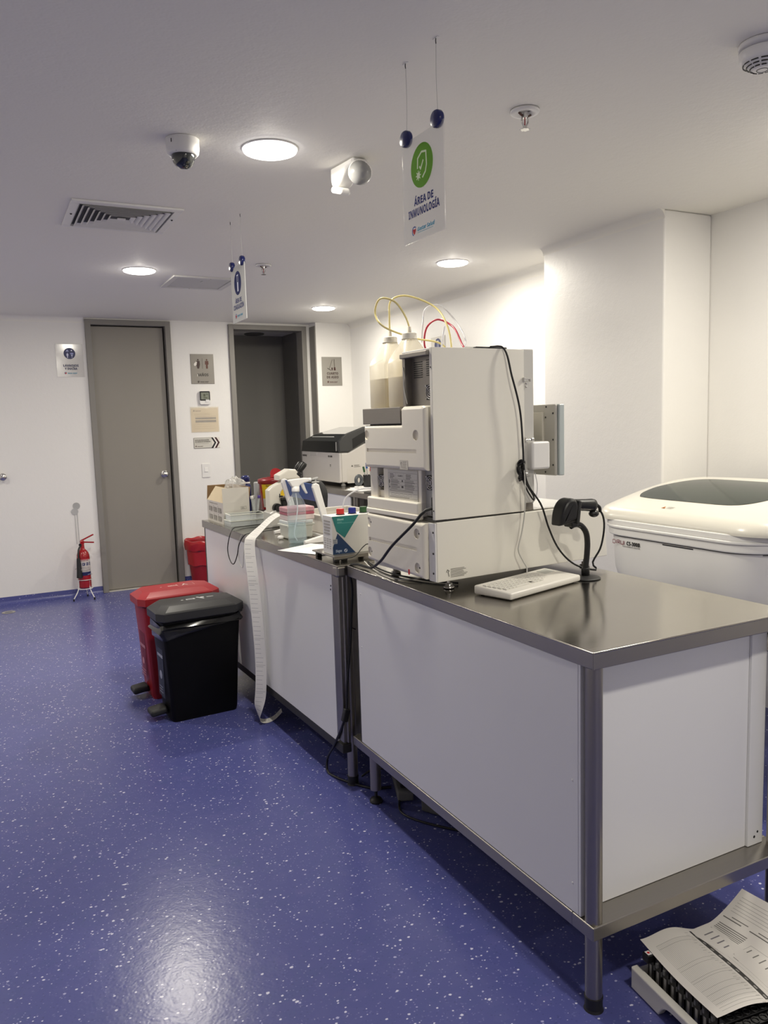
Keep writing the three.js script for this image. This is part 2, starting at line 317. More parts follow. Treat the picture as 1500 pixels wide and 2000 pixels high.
{ // access hatch
  const t = thing('access_hatch', 'flat square access hatch with a thin frame in the ceiling by the hanging coagulation sign', 'ceiling hatch', [1.372, CEIL, -5.30]);
  const s = roundShape(0.42, 0.42, 0.004); s.holes.push(roundShape(0.35, 0.35, 0.004));
  mk('frame', [at(extrude(s, 0.010, 0.002), 0, 0, 0, PI / 2)], P(new THREE.Color(0.62, 0.61, 0.6), 0.45), t);
  mk('hatch_panel', [box(0.343, 0.006, 0.343, 0, -0.003, 0, 0.002)], P(new THREE.Color(0.52, 0.515, 0.52), 0.5), t);
  mk('latch', [box(0.008, 0.004, 0.03, 0, -0.0075, 0.07, 0.001), ball(0.004, 0.03, -0.010, 0.185), ball(0.004, -0.02, -0.010, -0.19)], M.plasticGrey, t);
}
{ // motion detector on a ceiling bracket
  const t = thing('motion_detector', 'white ball-shaped motion detector with grey round lens on ceiling beside the largest lamp', 'motion sensor', [1.300, CEIL, -2.755], -PI / 2 + 0.12);
  const s = new THREE.Shape(); s.moveTo(-0.085, 0); s.lineTo(0.07, 0); s.bezierCurveTo(0.085, 0, 0.08, -0.02, 0.055, -0.022); s.bezierCurveTo(0.0, -0.02, 0.0, -0.075, -0.06, -0.075); s.bezierCurveTo(-0.09, -0.075, -0.088, -0.03, -0.085, 0);
  mk('bracket', [at(extrude(s, 0.066, 0.012, 4, 16), 0, 0, -0.033)], M.plasticWhite, t);
  mk('arm', [at(box(0.075, 0.026, 0.05, 0, 0, 0, 0.012, 4), -0.045, -0.088, 0.012, 0, 0, -0.32)], M.plasticWhite, t);
  mk('sensor_head', [ball(0.044, 0.075, -0.050, 0.0)], M.plasticWhite, t);
  mk('lens', [new THREE.SphereGeometry(0.0435, 32, 16, 0, PI * 2, 0, PI * 0.44).rotateZ(-PI / 2 - 0.32).rotateY(-0.38).translate(0.0775, -0.0525, 0.003)], P(new THREE.Color(0.30, 0.30, 0.295), 0.25), t);
}
{ // sprinklers
  const t = thing('fire_sprinkler', 'pendent fire sprinkler with round white plate, right of the hanging immunology sign', 'sprinkler', [1.600, CEIL, -2.086], 0, 'ceiling sprinklers');
  mk('escutcheon', [lathe([[0.016, -0.004], [0.030, -0.012], [0.044, -0.010], [0.046, -0.006], [0.045, 0], [0, 0]].reverse(), 40)], M.plasticWhite, t);
  mk('sprinkler_body', [cyl(0.011, 0.009, 0.016, 0, -0.016, 0, 18), tube([[-0.009, -0.02, 0], [-0.012, -0.034, 0], [-0.004, -0.05, 0]], 0.0028, 12, 6), tube([[0.009, -0.02, 0], [0.012, -0.034, 0], [0.004, -0.05, 0]], 0.0028, 12, 6), cyl(0.0055, 0.007, 0.01, 0, -0.052, 0, 14)], M.chrome, t);
  mk('bulb', [cyl(0.002, 0.002, 0.026, 0, -0.034, 0, 10)], M.redGloss, t);
  mkEach('clamp_screw', [tube([[-0.026, -0.012, 0.004], [-0.012, -0.019, 0.003]], 0.0035, 6, 6), tube([[0.026, -0.010, -0.004], [0.012, -0.018, -0.003]], 0.0035, 6, 6)], M.brown, t);
  const d = mk('deflector', [cyl(0.013, 0.013, 0.0018, 0, -0.058, 0, 20)], M.chrome, t);
  for (let i = 0; i < 8; i++) { const a = i / 8 * PI * 2; mk('tooth', [at(box(0.006, 0.0015, 0.003), 0.014 * Math.cos(a), -0.058, 0.014 * Math.sin(a), 0, -a)], M.chrome, d); }
  copyOf(t, 'small distant fire sprinkler right of the hanging coagulation sign', [1.589, CEIL, -4.616], 0.4);
}
{ // smoke detector
  const t = thing('smoke_detector', 'grey-white smoke detector with dark slotted vents on the ceiling at the upper right', 'smoke detector', [1.908, CEIL, -1.475]);
  mk('base', [lathe([[0, 0], [0.058, 0], [0.0595, -0.003], [0.059, -0.020], [0, -0.020]].reverse(), 48)], M.plasticWhite, t);
  mk('cover', [lathe([[0.0575, -0.021], [0.0585, -0.026], [0.057, -0.042], [0.050, -0.050], [0.024, -0.066], [0.020, -0.068], [0, -0.069]].reverse(), 48)], M.plasticWhite, t);
  const v = [];
  for (let k = 0; k < 3; k++) for (let i = 0; i < 12; i++) { const r = 0.0475 - k * 0.0085, y = -0.0528 - k * 0.0057, a0 = i / 12 * PI * 2 + 0.07, n = 4, p = []; for (let j = 0; j <= n; j++) { const a = a0 + j / n * (PI / 6 - 0.13); p.push([r * Math.cos(a), y, r * Math.sin(a)]); } v.push(tube(p, 0.0017, 6, 6)); }
  mkEach('vent_slot', v, M.black, t);
  mk('indicator', [ball(0.003, -0.03, -0.047, 0.047)], M.plasticWhite, t);
  mk('test_button', [tube(Array.from({ length: 12 }, (_, i) => [0.014 * Math.cos(i / 12 * PI * 2), -0.0685, 0.014 * Math.sin(i / 12 * PI * 2)]), 0.001, 30, 5, true)], M.black, t);
}
{ // lamp seen through the doorway
  const t = thing('passage_lamp', 'unlit round ceiling lamp in the dark passage behind the open doorway', 'ceiling lamp', [2.62, CEIL, -8.0]);
  mk('rim', [lathe([[0, 0], [0.10, 0], [0.105, -0.008], [0.095, -0.014], [0.088, -0.012], [0, -0.01]].reverse(), 40)], P(new THREE.Color(0.12, 0.12, 0.115), 0.5), t);
}
// ------------------------------------------------------------------ signs
const INK = '#1f2a6b', DARK = '#3a231d';
function logo(x, cx, cy, w, dark) {       // heart in an arc, then two words
  const h = w * 0.2, a = cx - w / 2 + h / 2;
  x.strokeStyle = dark || '#27408f'; x.lineWidth = h * 0.13; x.beginPath(); x.arc(a, cy, h * 0.48, PI * 0.62, PI * 1.75); x.stroke();
  x.fillStyle = dark || '#b3202a'; x.beginPath(); x.moveTo(a, cy + h * 0.42); x.bezierCurveTo(a - h * 0.6, cy, a - h * 0.35, cy - h * 0.5, a, cy - h * 0.15); x.bezierCurveTo(a + h * 0.3, cy - h * 0.5, a + h * 0.6, cy - h * 0.05, a, cy + h * 0.42); x.fill();
  text(x, 'Gestar Salud', cx - w / 2 + h * 1.15, cy + h * 0.16, w - h * 1.2, h * 0.42, dark || '#2f8fb0', 'italic bold', 'l');
  fillR(x, cx - w / 2 + h * 1.2, cy + h * 0.3, w - h * 1.5, h * 0.07, dark || '#8fb7c4');
}
function hangingSign(label, xPlane, z0, z1, y0, y1, body, hooks, draw, tilt = 0) {
  const w = z1 - z0, h = y1 - y0, t = thing('hanging_sign', label, 'sign', [xPlane, y0, (z0 + z1) / 2], -PI / 2 + tilt);
  mk('sign_panel', [box(w, h, 0.003, 0, h / 2, 0, 0.001)], body, t);
  const pr = print('sign_print', w, h, 2600, draw, t, { clear: true, matte: true, pos: [0, h / 2, 0.0022] });
  for (const s of [-1, 1]) {
    const c = mk('clip', [at(lathe([[0, 0.011], [0.019, 0.010], [0.022, 0.005], [0.022, -0.005], [0.019, -0.009], [0, -0.010]].reverse(), 32), s * (w / 2 - 0.026), h + 0.008, 0.002, PI / 2)], M.navy, t);
  }
  for (const s of [-1, 1]) mk('cord', [tube([[s * (w / 2 - 0.026), h + 0.025, 0], [s * (w / 2 - 0.03), h + 0.10, 0], [s * (w / 2 - 0.028), CEIL - y0 - 0.002, 0]], 0.0007, 10, 5)], M.cableGrey, t);
  for (const s of [-1, 1]) {
    const k = mk('ceiling_hook', [box(0.022, 0.0015, 0.006, s * (w / 2 - 0.028), CEIL - y0 - 0.0008, 0, 0.0005)], M.plasticWhite, t);
    mk('hook_wire', [tube([[s * (w / 2 - 0.028), CEIL - y0, 0], [s * (w / 2 - 0.028) + 0.002, CEIL - y0 - 0.008, 0.002], [s * (w / 2 - 0.028), CEIL - y0 - 0.014, 0]], 0.0013, 8, 5)], M.black, k);
  }
  return t;
}
hangingSign('clear acrylic sign with a green circle reading ÁREA DE INMUNOLOGÍA hung by blue clips', 1.1, -1.978, -1.768, 1.908, 2.176, M.acrylic, 1, (x, w, h) => {
  fillR(x, 0, 0, w, h, 'rgba(205,203,200,0.16)');
  const cx = w * 0.49; x.save(); x.translate(cx, 0.081); x.fillStyle = '#5f9a1e'; x.beginPath(); x.arc(0, 0, 0.056, 0, PI * 2); x.fill();
  const sh = [[-0.020, -0.022], [0, -0.034], [0.022, -0.030], [0.024, 0.004], [0.018, 0.020], [0.002, 0.032]]; stroke(x, [[-0.022, 0.004], ...sh], '#d9e6c4', 0.0052);
  stroke(x, [[-0.012, 0.0], [-0.006, 0.008], [0.008, -0.012]], '#d9e6c4', 0.005);
  for (let i = 0; i < 8; i++) { const a = i / 8 * PI * 2; stroke(x, [[-0.018, 0.022], [-0.018 + 0.013 * Math.cos(a), 0.022 + 0.013 * Math.sin(a)]], '#d9e6c4', 0.003); } disc(x, -0.018, 0.022, 0.008, '#d9e6c4'); x.restore();
  text(x, 'ÁREA DE', cx + 0.006, 0.176, 0.098, 0.019, INK); text(x, 'INMUNOLOGÍA', cx + 0.004, 0.204, 0.158, 0.020, INK);
  logo(x, cx, 0.241, 0.115);
}, 0.02);
hangingSign('frosted hanging sign with a blue test tube circle reading ÁREA DE COAGULACIÓN', 1.128, -3.748, -3.535, 1.912, 2.165, M.frosted, 1, (x, w, h) => {
  fillR(x, 0, 0, w, h, 'rgba(226,225,222,0.55)');
  const cx = w * 0.48; disc(x, cx, 0.078, 0.054, '#1d2660'); x.strokeStyle = '#dfe3f0'; x.lineWidth = 0.004; x.strokeRect(cx - 0.008, 0.044, 0.016, 0.07); fillR(x, cx - 0.008, 0.074, 0.016, 0.04, '#dfe3f0'); fillR(x, cx - 0.013, 0.040, 0.026, 0.005, '#dfe3f0');
  text(x, 'ÁREA DE', cx, 0.166, 0.098, 0.020, INK); text(x, 'COAGULACIÓN', cx, 0.194, 0.162, 0.021, INK); logo(x, cx, 0.226, 0.115);
});
// wall signs: plate + print
function wallSign(name, label, x0, x1, y0, y1, mat, draw, o = {}) {
  const w = x1 - x0, h = y1 - y0, t = thing(name, label, o.cat || 'sign', [(x0 + x1) / 2, y0, (o.z ?? BACK)]);
  mk('plate', [box(w, h, 0.005, 0, h / 2, 0.0025, 0.0015)], mat, t);
  print('plate_print', w - 0.002, h - 0.002, o.px || 1500, (x) => draw(x, w - 0.002, h - 0.002), t, { clear: true, rough: o.rough ?? 0.4, metal: o.metal, pos: [0, h / 2, 0.0056] });
  return t;
}
const figure = (x, cx, top, h, c, skirt) => { disc(x, cx, top + h * 0.09, h * 0.085, c); poly(x, [[cx - h * 0.17, top + h * 0.2], [cx + h * 0.17, top + h * 0.2], [cx + h * 0.2, top + h * 0.55], [cx + h * (skirt ? 0.19 : 0.1), top + h * 0.6], [cx + h * 0.1, top + h], [cx - h * 0.1, top + h], [cx - h * (skirt ? 0.19 : 0.1), top + h * 0.6], [cx - h * 0.2, top + h * 0.55]], c); };
const bw = (x, y) => [x * 0.973, 1.42 + (y - 1.42) * 0.973];
{ const [x0, y1] = bw(0.636, 2.178), [x1, y0] = bw(0.860, 1.895);
  wallSign('wall_sign', 'clear sign with a round blue icon reading LAVAOJOS Y DUCHA left of the closed door', x0, x1, y0, y1, M.acrylic, (x, w, h) => {
    fillR(x, 0, 0, w, h, 'rgba(215,212,210,0.14)');
    disc(x, w * 0.5, 0.078, 0.046, '#1b2158'); figure(x, w * 0.5 - 0.017, 0.072, 0.042, '#c9cce4'); poly(x, [[w * 0.5 - 0.030, 0.062], [w * 0.5 - 0.017, 0.043], [w * 0.5 - 0.004, 0.062]], '#aab0d8'); disc(x, w * 0.5 + 0.017, 0.053, 0.006, '#e6e8f4');
    x.fillStyle = '#8d93c6'; x.beginPath(); x.ellipse(w * 0.5 + 0.018, 0.078, 0.014, 0.007, 0, 0, PI * 2); x.fill(); poly(x, [[w * 0.5 + 0.009, 0.088], [w * 0.5 + 0.028, 0.088], [w * 0.5 + 0.020, 0.100], [w * 0.5 + 0.020, 0.114], [w * 0.5 + 0.016, 0.114], [w * 0.5 + 0.016, 0.100]], '#b9bedd');
    text(x, 'LAVAOJOS', w * 0.52, 0.188, 0.124, 0.019, '#2a2c58'); text(x, 'Y DUCHA', w * 0.52, 0.213, 0.098, 0.018, '#2a2c58'); logo(x, w * 0.5, 0.242, 0.098); }); }
{ const [x0, y1] = bw(1.794, 2.106), [x1, y0] = bw(2.012, 1.830);
  wallSign('wall_sign', 'brushed grey restroom sign with two brown figures reading BAÑOS between the two doors', x0, x1, y0, y1, P(new THREE.Color(0.22, 0.205, 0.185), 0.38, { metalness: 0.55 }), (x, w, h) => {
    figure(x, w * 0.32, 0.043, 0.086, DARK, true); figure(x, w * 0.70, 0.043, 0.086, '#5a2c1c'); fillR(x, w * 0.5, 0.038, 0.003, 0.092, '#4d463f');
    x.fillStyle = '#e4e0d8'; x.beginPath(); x.ellipse(w * 0.20, 0.090, 0.012, 0.017, 0.5, 0, PI * 2); x.fill(); disc(x, w * 0.24, 0.075, 0.008, '#ddd8cf');
    text(x, 'BAÑOS', w * 0.5, 0.197, 0.105, 0.023, '#3a3632'); fillR(x, w * 0.26, 0.178, 0.006, 0.022, '#d8d4cc'); logo(x, w * 0.5, 0.248, 0.10, '#3a2f2a'); }); }
{ wallSign('wall_sign', 'brushed grey sign with mop and bucket reading CUARTO DE ASEO right of the open doorway', 2.958, 3.166, 1.788, 2.060, P(new THREE.Color(0.33, 0.315, 0.285), 0.38, { metalness: 0.5 }), (x, w, h) => {
    stroke(x, [[w * 0.53, 0.022], [w * 0.36, 0.112]], '#4e463e', 0.004); stroke(x, [[w * 0.27, 0.106], [w * 0.45, 0.126]], '#3a322c', 0.006); stroke(x, [[w * 0.62, 0.020], [w * 0.63, 0.095]], '#4a3f36', 0.0055);
    poly(x, [[w * 0.47, 0.100], [w * 0.54, 0.100], [w * 0.53, 0.126], [w * 0.48, 0.126]], '#38150f'); poly(x, [[w * 0.60, 0.096], [w * 0.67, 0.096], [w * 0.69, 0.126], [w * 0.59, 0.126]], '#3c1a12');
    text(x, 'CUARTO', w * 0.52, 0.166, 0.120, 0.022, '#43302a'); text(x, 'DE ASEO', w * 0.52, 0.201, 0.126, 0.022, '#43302a'); logo(x, w * 0.5, 0.236, 0.105, '#55302a'); }, { z: NZ }); }
{ const [x0, y1] = bw(1.782, 1.330), [x1, y0] = bw(2.030, 1.228);
  wallSign('evacuation_sign', 'small arrow sign RUTA DE EVACUACIÓN with dark chevrons above the light switch', x0, x1, y0, y1, P(new THREE.Color(0.60, 0.58, 0.52), 0.45), (x, w, h) => {
    stroke(x, [[0.002, 0.002], [0.168, 0.002]], '#6b655c', 0.0025); stroke(x, [[0.002, 0.002], [0.002, h - 0.003], [0.168, h - 0.003]], '#6b655c', 0.0025);
    text(x, 'RUTA DE EVACUACIÓN', 0.012, 0.027, 0.13, 0.010, '#4a443d', 'bold', 'l'); text(x, 'DE RESIDUOS INTERNOS', 0.012, 0.042, 0.142, 0.010, '#4a443d', 'bold', 'l'); fillR(x, 0.012, 0.053, 0.125, 0.002, '#8a8378'); logo(x, 0.048, 0.078, 0.07, '#4a2c28');
    const chev = (a, c) => poly(x, [[a, 0], [a + 0.018, 0], [a + 0.048, h / 2], [a + 0.018, h], [a, h], [a + 0.030, h / 2]], c); fillR(x, 0.168, 0, w - 0.168, h, '#e2ddd4'); chev(0.160, '#17131c'); chev(0.178, '#efece6'); chev(0.192, '#3a1119'); }, { px: 1800 }); }
{ const [x0, y1] = bw(1.766, 1.618), [x1, y0] = bw(2.036, 1.380), w = x1 - x0, h = y1 - y0;
  const t = thing('form_sleeve', 'yellowed printed form in a shiny plastic sleeve on the wall between the doors', 'paper', [(x0 + x1) / 2, y0, BACK]);
  mk('sheet', [box(w * 0.94, h * 0.94, 0.001, 0, h * 0.48, 0.002)], P(new THREE.Color(0.66, 0.60, 0.47), 0.6), t);
  print('sheet_print', w * 0.94, h * 0.94, 1500, (x, W, H) => { fillR(x, 0, 0, W, H, '#dccfb4'); logo(x, 0.055, 0.025, 0.07, '#3a2a22'); lines(x, 0.03, 0.05, 0.18, 2, 0.010, 'rgba(110,90,60,0.5)', 0.002); fillR(x, 0.03, 0.076, W - 0.05, 0.0025, '#8c7c60');
    fillR(x, 0.035, 0.086, W - 0.055, 0.015, '#6b6259'); fillR(x, 0.035, 0.110, W - 0.055, 0.021, '#6f665c'); lines(x, 0.025, 0.145, 0.20, 3, 0.02, 'rgba(120,100,70,0.45)', 0.002); }, t, { pos: [0, h * 0.48, 0.0027], rough: 0.6 });
  mk('sleeve', [box(w, h, 0.0008, 0, h / 2, 0.0042)], PH({ color: new THREE.Color(0.98, 0.96, 0.92), transmission: 0.85, roughness: 0.15, thickness: 0, bumpMap: wavy, bumpScale: 0.004 }), t);
}
{ const [x0, y1] = bw(1.856, 1.764), [x1, y0] = bw(1.957, 1.638), w = x1 - x0, h = y1 - y0;
  const t = thing('room_thermometer', 'small white digital thermometer with a black-framed screen below the restroom sign', 'thermometer', [(x0 + x1) / 2, y0, BACK]);
  mk('case', [at(extrude(roundShape(w, h, 0.014), 0.026, 0.005, 3), 0, h / 2, 0)], M.plasticWhite, t);
  mk('screen_frame', [at(extrude(roundShape(w * 0.96, h * 0.70, 0.010), 0.005, 0.0015), 0, h * 0.635, 0.024)], M.black, t);
  print('screen', w * 0.74, h * 0.50, 3000, (x, W, H) => { fillR(x, 0, 0, W, H, '#7d8274'); fillR(x, W * 0.30, H * 0.2, W * 0.26, H * 0.4, '#575c4c'); fillR(x, W * 0.62, H * 0.15, W * 0.28, H * 0.25, '#696e60'); fillR(x, W * 0.3, H * 0.7, W * 0.5, H * 0.16, '#5d6252'); }, t, { pos: [0, h * 0.635, 0.0296], rough: 0.2 });
  mk('sticker', [box(w * 0.34, h * 0.20, 0.0008, w * 0.22, h * 0.26, 0.0306)], M.paper, t);
}
{ const [x0, y1] = bw(1.846, 1.084), [x1, y0] = bw(1.924, 0.953), w = x1 - x0, h = y1 - y0;
  const t = thing('light_switch', 'white wall light switch low between the two doors', 'light switch', [(x0 + x1) / 2, y0, BACK]);
  mk('plate', [at(extrude(roundShape(w, h, 0.006), 0.008, 0.002), 0, h / 2, 0)], M.plasticWhite, t);
  mk('rocker', [at(box(w * 0.42, h * 0.34, 0.006, 0, 0, 0, 0.0015), 0, h * 0.57, 0.009, -0.10)], M.plasticWhite, t);
}
{ // sign on the right wall behind the tubes
  const t = thing('wall_sign', 'white wall sign with a blue test tube circle half hidden behind the tall analyser', 'sign', [RIGHT, 1.80, -5.39], -PI / 2);
  mk('plate', [box(0.21, 0.28, 0.005, 0, 0.14, 0.0025, 0.0015)], P(new THREE.Color(0.66, 0.64, 0.60), 0.4), t);
  print('plate_print', 0.2, 0.27, 1300, (x, w, h) => { fillR(x, 0, 0, w, h, '#d2cec6'); disc(x, w / 2, 0.06, 0.05, '#1d2660'); x.strokeStyle = '#dfe3f0'; x.lineWidth = 0.004; x.strokeRect(w / 2 - 0.008, 0.03, 0.016, 0.06); }, t, { pos: [0, 0.14, 0.0056] });
}
{ // stain on the right wall above the bottles
  const t = thing('wall_patch', 'small beige plaster patch on the right wall above the translucent jugs', 'patch', [RIGHT, 2.055, -5.98], -PI / 2);
  const pts = Array.from({ length: 22 }, (_, i) => { const a = i / 22 * PI * 2, r = 0.055 + 0.012 * Math.sin(a * 3) + 0.008 * Math.sin(a * 7 + 1); return [r * 0.9 * Math.cos(a), r * Math.sin(a)]; });
  mk('patch', [extrude(shape(pts), 0.002, 0.0008)], P(new THREE.Color(0.66, 0.56, 0.45), 0.7), t);
}
{ // round chrome knob on the door wall at the left edge
  const t = thing('robe_hook', 'round chrome wall knob at the far left of the door wall', 'knob', [0.142, 1.068, BACK]);
  mk('rose', [at(lathe([[0, 0], [0.028, 0], [0.029, 0.004], [0.02, 0.010], [0.011, 0.012], [0.010, 0.042], [0, 0.042]], 28), 0, 0, 0, PI / 2)], M.chrome, t);
  mk('knob_head', [at(lathe([[0.010, 0.040], [0.024, 0.044], [0.029, 0.055], [0.027, 0.064], [0.016, 0.069], [0.013, 0.066], [0.006, 0.070], [0, 0.070]], 28), 0, 0, 0, PI / 2)], M.chrome, t);
}
{ // clear plastic hanger above the extinguisher
  const t = thing('wall_hanger', 'pair of grey translucent discs with two straps on the wall above the fire extinguisher', 'hanger', [0.684, 0.46, BACK]);
  const g = PH({ color: new THREE.Color(0.74, 0.74, 0.735), transmission: 0.5, roughness: 0.5, thickness: 0 });
  mk('disc', [at(cyl(0.030, 0.030, 0.004, 0, 0, 0, 28), 0.008, 0.325, 0.002, PI / 2)], g, t);
  mk('disc', [at(cyl(0.028, 0.028, 0.004, 0, 0, 0, 28), -0.008, 0.278, 0.005, PI / 2)], g, t);
  for (const s of [-0.008, 0.011]) mk('strap', [box(0.006, 0.27, 0.0015, s, 0.13, 0.004)], g, t);
}
{ // floor drain
  const t = thing('floor_drain', 'small round metal floor drain near the door wall at the left', 'drain', [0.095, 0, -6.86]);
  mk('ring', [lathe([[0.030, 0], [0.050, 0], [0.050, 0.003], [0.034, 0.003], [0.030, 0.001]], 32)], P(new THREE.Color(0.55, 0.53, 0.46), 0.35, { metalness: 0.8 }), t);
  mk('grate', [cyl(0.030, 0.030, 0.0015, 0, 0.0008, 0, 24)], P(new THREE.Color(0.18, 0.18, 0.22), 0.4, { metalness: 0.5 }), t);
}
// ------------------------------------------------------------------ fire extinguisher on its stand
{
  const st = thing('extinguisher_stand', 'white three-legged wire stand under the fire extinguisher', 'stand', [0.700, 0, -7.035]);
  mk('ring', [tube(Array.from({ length: 20 }, (_, i) => [0.060 * Math.cos(i / 20 * PI * 2), 0.092, 0.060 * Math.sin(i / 20 * PI * 2)]), 0.0035, 60, 6, true), tube(Array.from({ length: 20 }, (_, i) => [0.059 * Math.cos(i / 20 * PI * 2), 0.17, 0.059 * Math.sin(i / 20 * PI * 2)]), 0.0025, 60, 6, true)], M.plasticWhite, st);
  mk('cross_bar', [tube([[-0.060, 0.090, 0], [0.060, 0.090, 0]], 0.003, 4, 6), tube([[0, 0.090, -0.060], [0, 0.090, 0.060]], 0.003, 4, 6)], M.plasticWhite, st);
  for (const [dx, dz] of [[-0.105, 0.055], [0.062, 0.075], [0.026, -0.105]]) {
    const l = mk('leg', [tube([[dx * 0.5, 0.17, dz * 0.5], [dx * 0.55, 0.092, dz * 0.55], [dx, 0.01, dz]], 0.0042, 14, 8)], M.plasticWhite, st);
    mk('foot_cap', [cyl(0.006, 0.007, 0.02, dx * 0.98, 0.010, dz * 0.98, 12)], M.black, l);
  }
  const t = thing('fire_extinguisher', 'red fire extinguisher with black horn and printed label standing by the closed grey door', 'extinguisher', [0.700, 0.096, -7.035]);
  mk('cylinder', [lathe([[0, 0.002], [0.040, 0.0], [0.050, 0.006], [0.053, 0.016], [0.053, 0.262], [0.051, 0.285], [0.043, 0.308], [0.030, 0.325], [0.019, 0.335], [0.017, 0.350], [0, 0.352]], 48)], M.redGloss, t);
  // printed label wrapped round the body
  const lg = new THREE.CylinderGeometry(0.0536, 0.0536, 0.145, 32, 1, true, -0.95, 2.3); lg.translate(0, 0.185, 0);
  const c = document.createElement('canvas'); c.width = 512; c.height = 512; const x = c.getContext('2d'); x.scale(512, 512);
  fillR(x, 0, 0, 1, 1, '#c9c2bd'); fillR(x, 0, 0, 1, 0.07, '#b04348'); text(x, 'EXTINTOR', 0.42, 0.15, 0.6, 0.06, '#8a2a30'); for (let i = 0; i < 4; i++) { fillR(x, 0.05 + i * 0.24, 0.24, 0.17, 0.17, '#2a3560'); fillR(x, 0.09 + i * 0.24, 0.28, 0.05, 0.08, '#c9c2bd'); } lines(x, 0.05, 0.47, 0.9, 4, 0.04, '#7a7276', 0.012); fillR(x, 0, 0.64, 1, 0.015, '#a8444a'); lines(x, 0.06, 0.69, 0.85, 2, 0.04, '#8a8280', 0.014); fillR(x, 0, 0.79, 1, 0.21, '#1d2354'); fillR(x, 0.6, 0.93, 0.3, 0.03, '#a9aac2');
  const lt = new THREE.CanvasTexture(c); lt.colorSpace = THREE.SRGBColorSpace;
  mk('label_wrap', lg, P(0xffffff, 0.4, { map: lt, side: THREE.DoubleSide }), t);
  mk('valve', [cyl(0.015, 0.017, 0.03, 0, 0.365, 0, 20), box(0.034, 0.03, 0.024, 0.0, 0.392, 0, 0.005)], M.redGloss, t);
  mk('handle', [at(box(0.105, 0.012, 0.02, 0.05, 0, 0, 0.004), -0.006, 0.395, 0, 0, 0, -0.12)], M.redGloss, t);
  mk('lever', [at(box(0.118, 0.012, 0.018, 0.056, 0, 0, 0.004), -0.010, 0.405, 0, 0, 0, 0.42)], M.redGloss, t);
  mk('gauge', [at(cyl(0.011, 0.011, 0.012, 0, 0, 0, 18), -0.018, 0.372, 0.012, PI / 2)], M.black, t);
  mk('hose', [tube([[-0.016, 0.365, 0.012], [-0.034, 0.335, 0.03], [-0.040, 0.29, 0.045], [-0.040, 0.26, 0.05]], 0.0075, 20, 8)], M.black, t);
  mk('horn', [at(lathe([[0.014, 0.165], [0.016, 0.14], [0.021, 0.05], [0.0245, 0.002], [0.021, 0], [0, 0.004]].reverse(), 24), -0.043, 0.098, 0.050)], M.blackMatte, t);
  mk('strap', [tube(Array.from({ length: 22 }, (_, i) => [0.0555 * Math.cos(i / 22 * PI * 2) - 0.006, 0.167, 0.0555 * Math.sin(i / 22 * PI * 2) + 0.006].map((v, k) => k === 1 ? v : v * 1.12)), 0.0018, 60, 5, true), box(0.014, 0.006, 0.004, 0.058, 0.112, 0.0, 0.001)], M.cableGrey, t);
}
